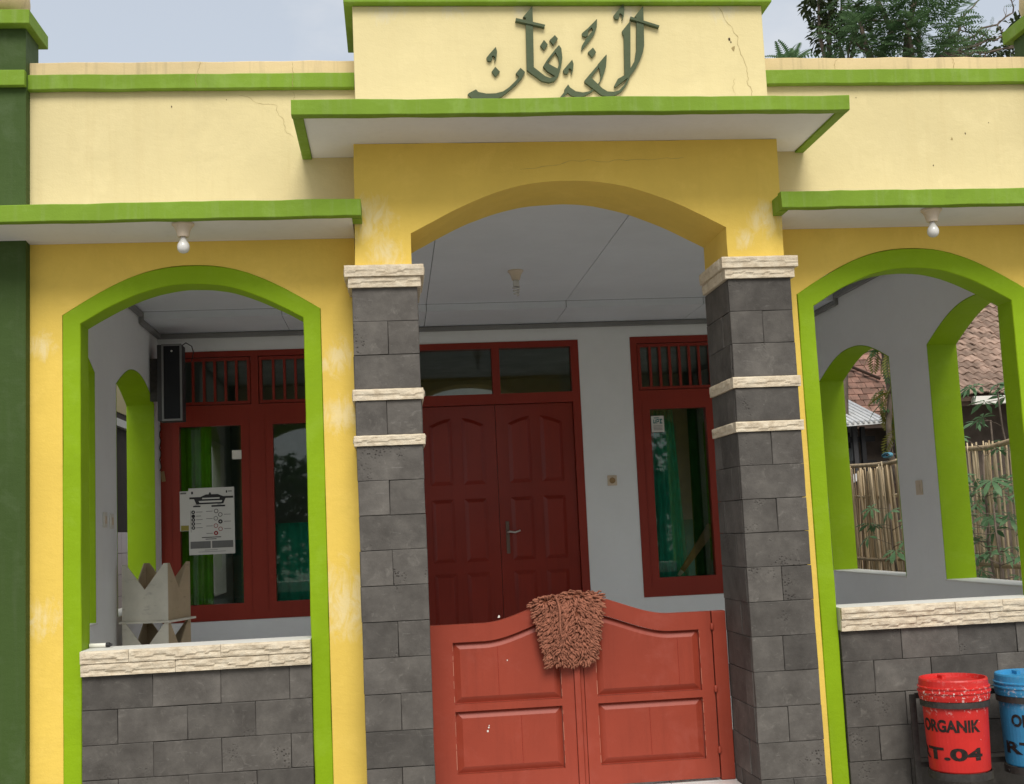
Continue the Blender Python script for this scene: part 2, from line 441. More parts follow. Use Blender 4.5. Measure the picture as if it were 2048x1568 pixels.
class MB:
    def __init__(self):
        self.v, self.f, self.m = [], [], []
    def add(self, vs, fs, mi=0):
        b = len(self.v)
        self.v += [tuple(x) for x in vs]
        self.f += [tuple(b + i for i in f) for f in fs]
        self.m += [mi] * len(fs)
        return self
    def box(self, x0, x1, y0, y1, z0, z1, mi=0):
        vs = [(x0, y0, z0), (x1, y0, z0), (x1, y1, z0), (x0, y1, z0), (x0, y0, z1), (x1, y0, z1), (x1, y1, z1), (x0, y1, z1)]
        return self.add(vs, [(0, 3, 2, 1), (4, 5, 6, 7), (0, 1, 5, 4), (1, 2, 6, 5), (2, 3, 7, 6), (3, 0, 4, 7)], mi)
    def wob(self, amp, freq=5.0, yf=.6):
        out = []
        for x, y, z in self.v:
            p = Vector((x * freq, y * freq, z * freq))
            d = noise.noise_vector(p) + noise.noise_vector(p * 3.1) * .5
            out.append((x + d.x * amp, y + d.y * amp * yf, z + d.z * amp))
        self.v = out
        return self
    def slab(self, outer, holes, w0, w1, plane='XZ', mi=0, seg=0.0):
        if seg:
            rs = []
            for (a, b), (c, d) in zip(outer, list(outer[1:]) + [outer[0]]):
                k = max(1, int(math.hypot(c - a, d - b) / seg))
                rs += [(a + (c - a) * i / k, b + (d - b) * i / k) for i in range(k)]
            outer = rs
        loops = [outer] + list(holes)
        flat = [p for L in loops for p in L]
        tris = tessellate_polygon([[Vector((a, b, 0)) for a, b in L] for L in loops])
        fn = {'XZ': lambda u, v, w: (u, w, v), 'YZ': lambda u, v, w: (w, u, v), 'XY': lambda u, v, w: (u, v, w)}[plane]
        n = len(flat)
        vs = [fn(a, b, w0) for a, b in flat] + [fn(a, b, w1) for a, b in flat]
        fs = [tuple(t) for t in tris] + [tuple(i + n for i in reversed(t)) for t in tris]
        s = 0
        for L in loops:
            k = len(L)
            for i in range(k):
                a, b = s + i, s + (i + 1) % k
                fs.append((a, b, b + n, a + n))
            s += k
        return self.add(vs, fs, mi)
    def tube(self, pts, rad, n=6, mi=0, cap=True):
        pts = [Vector(p) for p in pts]
        if not hasattr(rad, '__len__'):
            rad = [rad] * len(pts)
        vs, fs = [], []
        ref = None
        for i, p in enumerate(pts):
            d = (pts[min(i + 1, len(pts) - 1)] - pts[max(i - 1, 0)])
            if d.length < 1e-9:
                d = Vector((0, 0, 1))
            d.normalize()
            if ref is None:
                ref = d.orthogonal().normalized()
            a = (ref - d * ref.dot(d))
            if a.length < 1e-6:
                a = d.orthogonal()
            a.normalize()
            ref = a
            b = d.cross(a)
            for k in range(n):
                t = 2 * math.pi * k / n
                vs.append(p + (a * math.cos(t) + b * math.sin(t)) * rad[i])
        for i in range(len(pts) - 1):
            for k in range(n):
                fs.append((i * n + k, i * n + (k + 1) % n, (i + 1) * n + (k + 1) % n, (i + 1) * n + k))
        if cap:
            fs.append(tuple(reversed(range(n))))
            fs.append(tuple((len(pts) - 1) * n + k for k in range(n)))
        return self.add(vs, fs, mi)
    def lathe(self, prof, n=24, c=(0, 0, 0), mi=0):
        vs, fs = [], []
        for r, z in prof:
            for k in range(n):
                t = 2 * math.pi * k / n
                vs.append((c[0] + r * math.cos(t), c[1] + r * math.sin(t), c[2] + z))
        for i in range(len(prof) - 1):
            for k in range(n):
                fs.append((i * n + k, i * n + (k + 1) % n, (i + 1) * n + (k + 1) % n, (i + 1) * n + k))
        fs.append(tuple(reversed(range(n))))
        fs.append(tuple((len(prof) - 1) * n + k for k in range(n)))
        return self.add(vs, fs, mi)
    def mesh(self, name, mats, smooth=False, recalc=True, bevel=0.0):
        me = bpy.data.meshes.new(name)
        me.from_pydata(self.v, [], self.f)
        if not isinstance(mats, (list, tuple)):
            mats = [mats]
        for m in mats:
            me.materials.append(MAT[m] if isinstance(m, str) else m)
        me.polygons.foreach_set('material_index', self.m)
        if recalc or bevel:
            bm = bmesh.new()
            bm.from_mesh(me)
            bmesh.ops.recalc_face_normals(bm, faces=bm.faces)
            if bevel:
                es = [e for e in bm.edges if len(e.link_faces) == 2 and e.calc_face_angle(0) > 0.7]
                bmesh.ops.bevel(bm, geom=es, offset=bevel, segments=2, affect='EDGES', profile=0.5, clamp_overlap=True)
            bm.to_mesh(me)
            bm.free()
        if smooth:
            me.polygons.foreach_set('use_smooth', [True] * len(me.polygons))
        me.update()
        return me
    def obj(self, name, mats, parent=None, smooth=False, recalc=True, bevel=0.0, loc=(0, 0, 0), rot=(0, 0, 0)):
        o = bpy.data.objects.new(name, self.mesh(name, mats, smooth, recalc, bevel))
        o.location = loc
        o.rotation_euler = rot
        return put(o, parent)

def boxo(name, m, parent, x0, x1, y0, y1, z0, z1, bevel=0.0):
    return MB().box(x0, x1, y0, y1, z0, z1).obj(name, m, parent, bevel=bevel)

def trim(name, m, parent, x0, x1, y0, y1, z0, z1, amp=.0035):
    """hand-floated concrete trim: a long bar whose edges wander a little"""
    n = max(2, int((x1 - x0) / .075))
    c = .004
    sec = [(y0, z0 + c), (y0, z1 - c), (y0 + c, z1), (y1, z1), (y1, z0), (y0 + c, z0)]
    v = [(x0 + (x1 - x0) * i / n, y, z) for i in range(n + 1) for y, z in sec]
    k = len(sec)
    f = [(i * k + j, i * k + (j + 1) % k, (i + 1) * k + (j + 1) % k, (i + 1) * k + j) for i in range(n) for j in range(k)]
    f += [tuple(range(k)), tuple(n * k + j for j in range(k))]
    return MB().add(v, f).wob(amp).obj(name, m, parent)

def inst(name, me, parent, loc, rot=(0, 0, 0), scl=(1, 1, 1)):
    o = bpy.data.objects.new(name, me)
    o.location = loc
    o.rotation_euler = rot
    o.scale = scl
    return put(o, parent)

def arch_pts(a, b, spring, apex, n=28):
    """points from right spring to left spring over the crown"""
    c, h = (a + b) / 2, (b - a) / 2
    pts = []
    for i in range(n + 1):
        u = 1 - 2 * i / n
        k = 1 - abs(u) ** (2.2 - 0.5 * abs(u))
        pts.append((c + h * u, spring + (apex - spring) * k))
    return pts

def crack(pts, w, off, parent, plane='XZ'):
    """hairline crack: a thin jagged ribbon a hair proud of the plaster"""
    rnd = random.Random(len(pts) * 31 + int(pts[0][0] * 100))
    P = []
    for (a, b), (c, d) in zip(pts, pts[1:]):
        k = 4
        for i in range(k):
            t = i / k
            P.append((a + (c - a) * t + rnd.uniform(-.006, .006), b + (d - b) * t + rnd.uniform(-.006, .006)))
    P.append(pts[-1])
    v, f = [], []
    for i, (x, z) in enumerate(P):
        ww = w * .75 * rnd.uniform(.4, 1.2) * (0.4 if i in (0, len(P) - 1) else 1)
        x2, z2 = P[min(i + 1, len(P) - 1)]
        x1, z1 = P[max(i - 1, 0)]
        dx, dz = x2 - x1, z2 - z1
        L = math.hypot(dx, dz) or 1
        nx, nz = -dz / L * ww / 2, dx / L * ww / 2
        v += [(x + nx, off, z + nz), (x - nx, off, z - nz)]
    for i in range(len(P) - 1):
        f.append((2 * i, 2 * i + 1, 2 * i + 3, 2 * i + 2))
    return MB().add(v, f).obj('crack', 'crack', parent, recalc=False)

def mark(x, z, r, y, parent, s, m='brown', n=9):
    r *= .75
    rr = random.Random(s)
    pts = [(x + math.cos(2 * math.pi * i / n) * r * rr.uniform(.35, 1), z + math.sin(2 * math.pi * i / n) * r * rr.uniform(.5, 1.7)) for i in range(n)]
    MB().slab(pts, [], y - .0012, y).obj('mark', m, parent)

# ------------------------------------------------------------------ ground
GZ = -0.35
g = MB().add([(-400, -400, GZ), (400, -400, GZ), (400, 400, GZ), (-400, 400, GZ)], [(0, 1, 2, 3)]).obj('ground', 'ground', recalc=False)
tag(g, kind='structure')

# ------------------------------------------------------------------ the prayer hall
W0, W1 = 0.22, 0.37            # front wall planes
XL, XR = -2.104, 3.600           # inner faces of the porch side walls
D0, D1 = 4.397, 4.55            # back wall of the porch
FZ = -0.08                     # porch floor
hall = empty('prayer_hall', (0.8, 0.3, GZ), 'yellow and lime green prayer hall with an arched porch and stone clad columns', 'building')

# floor (belongs to the hall)
pf = boxo('porch_floor', 'concrete', hall, -2.25, 3.9, 0.385, 9.3, GZ - .05, FZ - .012)
for i in range(4):
    boxo('floor_tile', 'tile_white', pf, 0.004 + i * .397, 0.004 + i * .397 + .393, 0.03, .425, FZ - .014, FZ, bevel=.002)
for ix in range(14):
    for iy in range(9):
        x, y = -2.095 + ix * .4175, .43 + iy * .44
        boxo('floor_tile', 'tile_white', pf, x, min(x + .4135, 3.62), y, y + .436, FZ - .011, FZ)
boxo('step', 'concrete', hall, 0.003, 1.59, 0.03, .383, GZ - .05, FZ - .016)

# facade walls, lower part, with arched openings and lime frames
LO = (-1.783, -0.494, 2.452, 2.695)     # frame outer
LI = (-1.694, -0.584, 2.405, 2.596)     # frame inner
RO = (2.032, 3.325, 2.460, 2.700)
RI = (2.122, 3.235, 2.395, 2.590)

def facade(x0, x1, O):
    a, b, s, t = O
    loop = [(x0, GZ), (a, GZ)] + list(reversed(arch_pts(a, b, s, t))) + [(b, GZ), (x1, GZ), (x1, 2.83), (x0, 2.83)]
    return MB().slab(loop, [], W0, W1).obj('facade_wall', 'yellow', hall)
wl = facade(-1.95, -0.312, LO)
wr = facade(1.912, 3.476, RO)

def archframe(O, I, y0, y1, zb, plane='XZ', parent=hall, mat='green', name='arch_frame', cut=None):
    oa = arch_pts(*O)
    ia = arch_pts(*I)
    m = 34
    po = [(O[1], zb + (oa[0][1] - zb) * i / m) for i in range(m)] + oa + [(O[0], oa[-1][1] + (zb - oa[-1][1]) * i / m) for i in range(1, m + 1)]
    pi = [(I[1], zb + (ia[0][1] - zb) * i / m) for i in range(m)] + ia + [(I[0], ia[-1][1] + (zb - ia[-1][1]) * i / m) for i in range(1, m + 1)]
    v, f = [], []
    for (a, b), (c, d) in zip(po, pi):
        L = math.hypot(a - c, b - d)
        ux, uz = (a - c) / L * .004, (b - d) / L * .004
        v += [(a, y0 + .004, b), (a - ux, y0, b - uz), (c + ux, y0, d + uz), (c, y0 + .004, d), (c, y1, d), (a, y1, b)]
    for i in range(len(po) - 1):
        for j in range(6):
            f.append((i * 6 + j, i * 6 + (j + 1) % 6, (i + 1) * 6 + (j + 1) % 6, (i + 1) * 6 + j))
    f += [tuple(range(6)), tuple((len(po) - 1) * 6 + j for j in range(6))]
    return MB().add(v, f).wob(.003).obj(name, mat, parent)
e = .0015
archframe((LO[0] + e, LO[1] - e, LO[2], LO[3] - e), LI, W0 - .006, W1 + .006, GZ)
archframe((RO[0] + e, RO[1] - e, RO[2], RO[3] - e), RI, W0 - .006, W1 + .006, GZ)

# parapets
pl = boxo('parapet_wall', 'yellow_up', hall, -1.945, -0.283, W0, W1, 2.832, 3.70)
pr = boxo('parapet_wall', 'yellow_up', hall, 1.897, 3.476, W0, W1, 2.832, 3.70)
for par, x0, x1 in ((pl, -1.943, -.284), (pr, 1.898, 3.474)):
    trim('band', 'green_up', par, x0, x1, W0 - .042, W0 - .003, 3.617, 3.697)
    trim('coping', 'coping', par, x0, x1, W0 - .005, W1 + .01, 3.700, 3.777, .005)
crack([(-0.884, 3.597), (-0.829, 3.577), (-0.756, 3.538), (-0.696, 3.542), (-0.684, 3.489), (-0.657, 3.45), (-0.649, 3.402), (-0.609, 3.363)], .0022, W0 - .0015, pl)
crack([(-1.078, 3.775), (-1.09, 3.73), (-1.095, 3.705)], .003, W0 - .0065, pl)
crack([(-1.095, 3.698), (-1.096, 3.66), (-1.10, 3.619)], .003, W0 - .0435, pl)
crack([(-0.608, 3.775), (-0.607, 3.735), (-0.606, 3.705)], .003, W0 - .0065, pl)
crack([(-0.606, 3.698), (-0.605, 3.65), (-0.607, 3.619)], .003, W0 - .0435, pl)
crack([(-0.607, 3.612), (-0.60, 3.58), (-0.608, 3.55)], .002, W0 - .0015, pl)
crack([(2.36, 3.772), (2.34, 3.74), (2.345, 3.706)], .003, W0 - .0065, pr)
crack([(3.02, 3.776), (3.03, 3.74), (3.025, 3.706)], .003, W0 - .0065, pr)

for x, z, r, sd_ in ((-1.23, 3.535, .006, 1), (-.95, 3.70 - .13, .003, 2)):
    mark(x, z, r, W0 - .0005, pl, sd_)
for x, z, r, sd_ in ((2.98, 3.31, .010, 3), (3.06, 3.34, .006, 4), (2.86, 3.16, .005, 5), (2.45, 3.55, .004, 6), (3.2, 3.4, .004, 7)):
    mark(x, z, r, W0 - .0005, pr, sd_, 'crack' if r > .007 else 'brown')

# side eaves (left and right): lime fascia, grey white soffit
def eave(x0, x1, endx):
    prof = [(-.104, 2.842), (W0 - .001, 2.818), (W0 - .001, 2.905), (-.104, 2.905)]
    s = 1 if endx == x1 else -1
    bx0, bx1 = (x0, endx - .047) if s > 0 else (endx + .047, x1)
    ev = MB().slab(prof, [], bx0, bx1, 'YZ').obj('eave', 'soffit', hall)
    trim('fascia', 'green_up', ev, x0, x1, -.155, -.108, 2.836, 2.922, .0045)
    ex = (endx - .048, endx - .0005) if s > 0 else (endx + .0005, endx + .048)
    boxo('end_fascia', 'green_up', ev, ex[0], ex[1], -.1055, -.001, 2.834, 2.918, bevel=.003)
    return ev
eave(-2.8, -0.263, -0.263)
eave(1.857, 4.1, 1.857)

# portal: arch wall over the columns
ap = arch_pts(-0.022, 1.604, 2.782, 3.042, 40)
loop = [(-0.306, 2.615), (-0.024, 2.615)] + list(reversed(ap)) + [(1.605, 2.615), (1.903, 2.615), (1.908, 3.249), (-0.294, 3.249)]
aw = MB().slab(loop, [], 0.0, 0.455, 'XZ', 0, .08).wob(.003, 5.0, 0.0).obj('portal_arch_wall', 'yellow', hall, bevel=.004)
crack([(0.543, 3.104), (0.71, 3.125), (0.794, 3.143), (0.897, 3.148), (1.008, 3.14), (1.14, 3.149), (1.281, 3.15), (1.404, 3.158)], .0018, -.0015, aw)
# portal canopy
cn = boxo('portal_canopy', 'soffit', hall, -.516, 2.079, -.404, W0 - .002, 3.2505, 3.308)
trim('front_fascia', 'green_up', cn, -.566, 2.130, -.455, -.4065, 3.241, 3.317, .0045)
for x0, x1 in ((-.566, -.5165), (2.0795, 2.130)):
    MB().box(x0, x1, -.4040, W0 - .001, 3.241, 3.315).obj('side_fascia', 'green_up', cn, bevel=.004)
# name wall above the canopy
sw = boxo('name_wall', 'sign', hall, -.281, 1.894, .05, .62, 3.3095, 4.003, bevel=.004)
boxo('name_wall_cap', 'green_up', sw, -.325, 1.938, .005, .665, 4.004, 4.085, bevel=.004)
crack([(1.656, 4.0), (1.693, 3.925), (1.751, 3.836), (1.751, 3.776), (1.779, 3.687), (1.795, 3.628), (1.787, 3.579), (1.811, 3.514), (1.82, 3.4)], .003, .0485, sw)
crack([(1.72, 3.60), (1.71, 3.56), (1.715, 3.50)], .002, .0485, sw)
mark(1.705, 3.815, .011, .0492, sw, 11)
mark(1.714, 3.80, .006, .0492, sw, 12)
mark(1.725, 3.765, .018, .0492, sw, 13, 'crack')

# corner pillars with cap and ball
for s, x0, x1 in ((-1, -2.38, -1.94), (1, 3.478, 3.92)):
    cp = boxo('corner_pillar', 'dkgreen', hall, x0, x1, .15, .369, GZ, 3.93)
    boxo('pillar_band', 'green_up', cp, x0 - .012, x1 + (.004 if s < 0 else .012), .112, .149, 3.617, 3.698, bevel=.003)
    boxo('pillar_cap', 'green_up', cp, x0 - .035, x1 + .035, .085, .425, 3.931, 4.005, bevel=.004)
    prof = [(.09, 0), (.15, .012), (.19, .05), (.205, .11), (.20, .17), (.17, .24), (.12, .29), (.05, .33), (.004, .36)]
    MB().lathe(prof, 32, ((x0 + x1) / 2, .255, 4.004)).obj('ball', 'coping', cp, smooth=True)

# ------------------------------------------------------------------ stone cladding
_blk = {}
def block_mesh(w, h, d=.02):
    k = (round(w, 3), round(h, 3), random.randint(0, 3))
    if k not in _blk:
        c = .0018 + .0012 * random.random()
        v = [(0, d, 0), (w, d, 0), (w, d, h), (0, d, h), (0, c, 0), (w, c, 0), (w, c, h), (0, c, h),
             (c, 0, c), (w - c, 0, c), (w - c, 0, h - c), (c, 0, h - c)]
        j_ = lambda a: random.uniform(-.0012, .0012) * a
        v = v[:4] + [(x + j_(1), y, z + j_(1)) for x, y, z in v[4:8]] + [(x + j_(1.3), y + abs(j_(1)), z + j_(1.3)) for x, y, z in v[8:]]
        f = [(8, 9, 10, 11), (4, 5, 9, 8), (5, 6, 10, 9), (6, 7, 11, 10), (7, 4, 8, 11), (0, 1, 5, 4), (1, 2, 6, 5), (2, 3, 7, 6), (3, 0, 4, 7)]
        _blk[k] = MB().add(v, f).mesh('stone_block', 'stone')
    return _blk[k]

def course(parent, axis, a0, a1, z0, z1, plane, cuts, face=-1):
    """one course of blocks; axis 'x' faces -Y at plane y; axis 'y' faces face*X at plane x"""
    g = .0024
    xs = [a0] + [c for c in cuts if a0 + .03 < c < a1 - .03] + [a1]
    for p, q in zip(xs, xs[1:]):
        w, h = q - p - g, z1 - z0 - g
        me = block_mesh(w, h)
        j = random.uniform(-.004, .0015)
        if axis == 'x':
            inst('stone_block', me, parent, (p + g / 2, plane + j, z0 + g / 2))
        elif face < 0:      # faces -X : block local x runs towards -Y
            inst('stone_block', me, parent, (plane + j, q - g / 2, z0 + g / 2), (0, 0, -math.pi / 2))
        else:               # faces +X
            inst('stone_block', me, parent, (plane - j, p + g / 2, z0 + g / 2), (0, 0, math.pi / 2))

def split_stone(name, L, h, d, seed, parent, loc, rot, amp=.008):
    """split-face stone: front is a broken relief, local x along the face, -y outwards"""
    nx, nz = max(8, int(L / .0085)), 7
    v, f = [], []
    for j in range(nz + 1):
        for i in range(nx + 1):
            x, z = L * i / nx, h * j / nz
            p = Vector((x * 14 + seed * 7.3, z * 30, seed * 3.1))
            r = noise.noise(p) * .6 + noise.noise(p * 2.3) * .35
            rid = 1 - abs(noise.noise(Vector((x * 9 + seed * 5, z * 22 + seed, 2.2))) * 2)
            # a broken ledge: upper part stands out, lower part breaks back along a wandering line
            line = h * (.42 + .28 * noise.noise(Vector((x * 11, seed * 9.1, .3))))
            ledge = 1.0 if z > line else 0.0
            y = -amp * (.55 * ledge + .8 * r + .35 * rid)
            eg = min(i, nx - i, 2) / 2 * .6 + .4
            ez = min(j, nz - j, 1) * .5 + .5
            zz = z + (noise.noise(Vector((x * 22, seed, j))) * .0016 if 0 < j < nz else noise.noise(Vector((x * 30, seed, j))) * .0012)
            v.append((x, y * eg * ez, zz))
    k = nx + 1
    for j in range(nz):
        for i in range(nx):
            f.append((j * k + i, j * k + i + 1, (j + 1) * k + i + 1, (j + 1) * k + i))
    b = len(v)
    for j in (0, nz):
        for i in range(nx + 1):
            v.append((L * i / nx, d, h * j / nz))
    for i in range(nx):
        f.append((i + 1, i, b + i, b + i + 1))
        f.append((nz * k + i, nz * k + i + 1, b + k + i + 1, b + k + i))
    for j in range(nz):
        pass
    f.append(tuple([j * k for j in range(nz + 1)] + [b + k, b]))
    f.append(tuple([j * k + nx for j in range(nz, -1, -1)] + [b + nx, b + k + nx]))
    me = MB().add(v, f).mesh(name, 'cream')
    return inst(name, me, parent, loc, rot)

COURSES = [-.345, -.172, 0.0, .174, .346, .519, .691, .862, 1.034, 1.206, 1.375, 1.545, 1.717]
UPPER = [(1.769, 1.941), (1.998, 2.17), (2.17, 2.338), (2.338, 2.507)]
seed = 1
def column(x0, x1, inner):
    """inner = +1 when the gateway lies to the right of the column"""
    global seed
    c = boxo('column', 'core', hall, x0 + .016, x1 - .016, .016, .45, GZ, 2.612)
    rows = list(zip(COURSES, COURSES[1:])) + UPPER
    mid = (x0 + x1) / 2
    for i, (z0, z1) in enumerate(rows):
        nrow = i if i < 12 else i + 1
        halves = (nrow % 2 == (0 if inner > 0 else 1))
        if i == 12:
            halves = inner > 0
        if i == 14:
            halves = True
        if i in (13, 15):
            halves = False
        course(c, 'x', x0, x1, z0, z1, 0.0, [mid + random.uniform(-.012, .012)] if halves else [])
        xi, fi = (x1, 1) if inner > 0 else (x0, -1)
        course(c, 'y', .021, .455, z0, z1, xi, [.33] if i % 2 else [.15], fi)
        xo, fo = (x0, -1) if inner > 0 else (x1, 1)
        course(c, 'y', .021, W0 - .002, z0, z1, xo, [], fo)
    # cream bands and the two-step cap
    for z0, z1, ov, nm in ((1.717, 1.768, .011, 'band_stone'), (1.942, 1.997, .011, 'band_stone'), (2.508, 2.560, .017, 'cap_stone'), (2.561, 2.617, .034, 'cap_stone')):
        seed += 1
        L = x1 - x0 + 2 * ov
        split_stone(nm, L, z1 - z0, .05, seed, c, (x0 - ov, -ov, z0), (0, 0, 0))
        seed += 1
        if inner > 0:
            split_stone(nm, .40, z1 - z0, .05, seed, c, (x1 + ov, -ov + .052, z0), (0, 0, math.pi / 2))
            split_stone(nm, .17 + ov, z1 - z0, .05, seed + 40, c, (x0 - ov, W0 - .002, z0), (0, 0, -math.pi / 2))
        else:
            split_stone(nm, .40, z1 - z0, .05, seed, c, (x0 - ov, .452 - ov, z0), (0, 0, -math.pi / 2))
            split_stone(nm, .17 + ov, z1 - z0, .05, seed + 40, c, (x1 + ov, W0 - .002 - .17 - ov, z0), (0, 0, math.pi / 2))
    return c
column(-.3255, 0.0, 1)
column(1.5945, 1.928, -1)

def sill_wall(I, rows, cutsA, cutsB, zs, stones_up, stones_lo):
    global seed
    a, b = I[0] + .003, I[1] - .003
    s = boxo('sill_wall', 'core', hall, a, b, W0 - .003, W1 + .02, GZ, zs - .12)
    for i, (z0, z1) in enumerate(rows):
        course(s, 'x', a, b, z0, z1, W0 - .022, cutsA if i % 2 == 0 else cutsB)
    boxo('sill_slab', 'silltop', s, a, b, .182, W1 + .03, zs - .118, zs - .001)
    for lst, z0, z1, y in ((stones_up, zs - .0605, zs - .002, .162), (stones_lo, zs - .122, zs - .062, .174)):
        xs = [a] + lst + [b]
        for p, q in zip(xs, xs[1:]):
            seed += 1
            split_stone('sill_stone', q - p - .002, z1 - z0, .035 if y < .17 else .02, seed, s, (p + .001, y, z0), (0, 0, 0), amp=.010)
    return s
sill_wall(LI, [(.497, .662), (.332, .497), (.167, .332), (.002, .167), (-.163, .002), (-.345, -.163)], [-1.354, -1.028, -.694], [-1.522, -1.19, -.862], .785, [-1.46, -1.02], [-1.24, -.79])
sill_wall(RI, [(.52, .680), (.354, .52), (.186, .354), (.016, .186), (-.155, .016), (-.345, -.155)], [2.45, 2.76, 3.08], [2.293, 2.60, 2.96], .800, [2.74, 3.0], [2.53, 2.93])

# ------------------------------------------------------------------ porch side walls with two arches each
def side_wall(x0, x1, inner_face, front, back, sill):
    """front/back = (y0, y1, spring, apex, clip_y)"""
    holes = []
    for (a, b, s, t, clip) in (front, back):
        P = arch_pts(a, b, s, t)
        if clip is not None:
            P = [p for p in P if p[0] > clip]
            u = abs((clip - (a + b) / 2) / ((b - a) / 2))
            P.append((clip, s + (t - s) * (1 - u ** (2.2 - .5 * u))))
            a = clip
        holes.append([(a, sill), (b, sill)] + P)
    w = MB().slab([(W1 + .001, GZ), (D1, GZ), (D1, 3.155), (W1 + .001, 3.155)], holes, x0, x1, 'YZ').obj('side_wall', 'white', hall)
    for h in holes:      # lime painted lining of each opening
        cx = sum(p[0] for p in h) / len(h)
        inn = []
        n = len(h)
        k = .006
        for i, (p, z) in enumerate(h):
            q = p + (k if p < cx else -k)
            zz = z + (k if z <= sill else -k)
            inn.append((q, zz))
        # ring without the sill side
        o2 = h[1:] + [h[0]]
        i2 = inn[1:] + [inn[0]]
        i2[0] = (i2[0][0], sill + .012)
        i2[-1] = (i2[-1][0], sill + .012)
        o2 = [(p, max(z, sill + .012)) for p, z in o2]
        MB().slab(o2 + list(reversed(i2)), [], x0 - .002, x1 + .002, 'YZ').obj('arch_lining', 'green', w)
        boxo('sill_strip', 'silltop', w, x0 - .012, x1 + .012, h[0][0] + .002, h[1][0] - .002, sill + .0005, sill + .0115)
    return w
lw = side_wall(XL - .22, XL, XL, (.839, 2.219, 2.440, 2.630, None), (2.839, 4.219, 2.444, 2.628, None), .785)
rw = side_wall(XR, XR + .21, XR, (.62, 2.06, 2.433, 2.640, None), (2.71, 4.20, 2.445, 2.628, None), .793)

# ------------------------------------------------------------------ porch back wall with door and windows
DX0, DX1, DT = 0.0, 1.507, 2.909
LWX0, LWX1, LWB, LWT = -2.090, -.488, .630, 2.901
RWX0, RWX1, RWB, RWT = 1.969, 2.766, .642, 2.919
bw = MB().slab([(XL + .001, GZ), (DX0, GZ), (DX0, DT), (DX1, DT), (DX1, GZ), (XR - .001, GZ), (XR - .001, 3.155), (XL + .001, 3.155)],
               [[(LWX0, LWB), (LWX1, LWB), (LWX1, LWT), (LWX0, LWT)], [(RWX0, RWB), (RWX1, RWB), (RWX1, RWT), (RWX0, RWT)]], D0, D1 - .002).obj('back_wall', 'white', hall)

def raised_panel(name, m, parent, x0, x1, z0, top, y_edge, y_face, inset, n=14):
    def loop(i):
        L = [(x0 + i, z0 + i), (x1 - i, z0 + i)]
        for k in range(n + 1):
            x = (x1 - i) + ((x0 + i) - (x1 - i)) * k / n
            L.append((x, top(x) - i))
        return L
    rings = [(loop(0), y_edge), (loop(.004), y_edge), (loop(inset), y_face), (loop(inset + .004), y_face + .0)]
    v, f = [], []
    k = len(rings[0][0])
    for L, y in rings:
        v += [(a, y, b) for a, b in L]
    for r in range(len(rings) - 1):
        for i in range(k):
            j = (i + 1) % k
            f.append((r * k + i, r * k + j, (r + 1) * k + j, (r + 1) * k + i))
    f.append(tuple(range((len(rings) - 1) * k, len(rings) * k)))
    me = MB().add(v, f)
    o = me.obj(name, m, parent, recalc=False)
    # make the front face the porch
    bm = bmesh.new()
    bm.from_mesh(o.data)
    bmesh.ops.recalc_face_normals(bm, faces=bm.faces)
    bm.faces.ensure_lookup_table()
    big = max(bm.faces, key=lambda q: q.calc_area())
    if big.normal.y > 0:
        bmesh.ops.reverse_faces(bm, faces=bm.faces)
    bm.to_mesh(o.data)
    bm.free()
    return o

YF = D0 - .006      # front of the timber frames
# door frame with transom lights
df = MB().slab([(DX0 + .002, FZ), (DX0 + .067, FZ), (DX0 + .067, 2.363), (DX1 - .070, 2.363), (DX1 - .070, FZ), (DX1 - .002, FZ), (DX1 - .002, DT - .002), (DX0 + .002, DT - .002)],
               [[(DX0 + .067, 2.453), (.739, 2.453), (.739, 2.853), (DX0 + .067, 2.853)], [(.806, 2.453), (DX1 - .070, 2.453), (DX1 - .070, 2.853), (.806, 2.853)]], YF, YF + .11).obj('door_frame', 'frame', hall)
for a, b in ((DX0 + .068, .738), (.807, DX1 - .071)):
    boxo('pane', 'glass', df, a, b, YF + .045, YF + .050, 2.454, 2.852)
for x0, x1 in ((DX0 + .070, .750), (.7535, DX1 - .073)):
    lf = boxo('door_leaf', 'door', hall, x0, x1, YF + .034, YF + .07, FZ + .01, 2.359, bevel=.002)
    c = (x0 + x1) / 2
    for p0, p1, side in ((x0 + .098, c - .040, -1), (c + .040, x1 - .098, 1)):
        def top1(x, p0=p0, p1=p1, side=side):
            t = (x - p0) / (p1 - p0)
            t = t if side < 0 else 1 - t
            return 2.194 + .063 * math.sin(t * math.pi / 2)
        for z0, tp in ((1.673, top1), (1.012, lambda x: 1.558), (.291, lambda x: .926), (FZ + .08, lambda x: .20)):
            raised_panel('door_panel', 'door', lf, p0, p1, z0, tp, YF + .0335, YF + .006, .036)
    if x0 > .5:
        h = MB()
        h.box(.801, .831, YF + .024, YF + .0335, 1.073, 1.349)
        h.obj('handle_plate', 'plate', lf, bevel=.003)
        MB().tube([(.816, YF + .026, 1.251), (.816, YF - .02, 1.253), (.829, YF - .03, 1.259), (.875, YF - .032, 1.251), (.921, YF - .030, 1.266)], [.010, .010, .010, .009, .008], 8).obj('door_handle', 'chrome', lf, smooth=True)

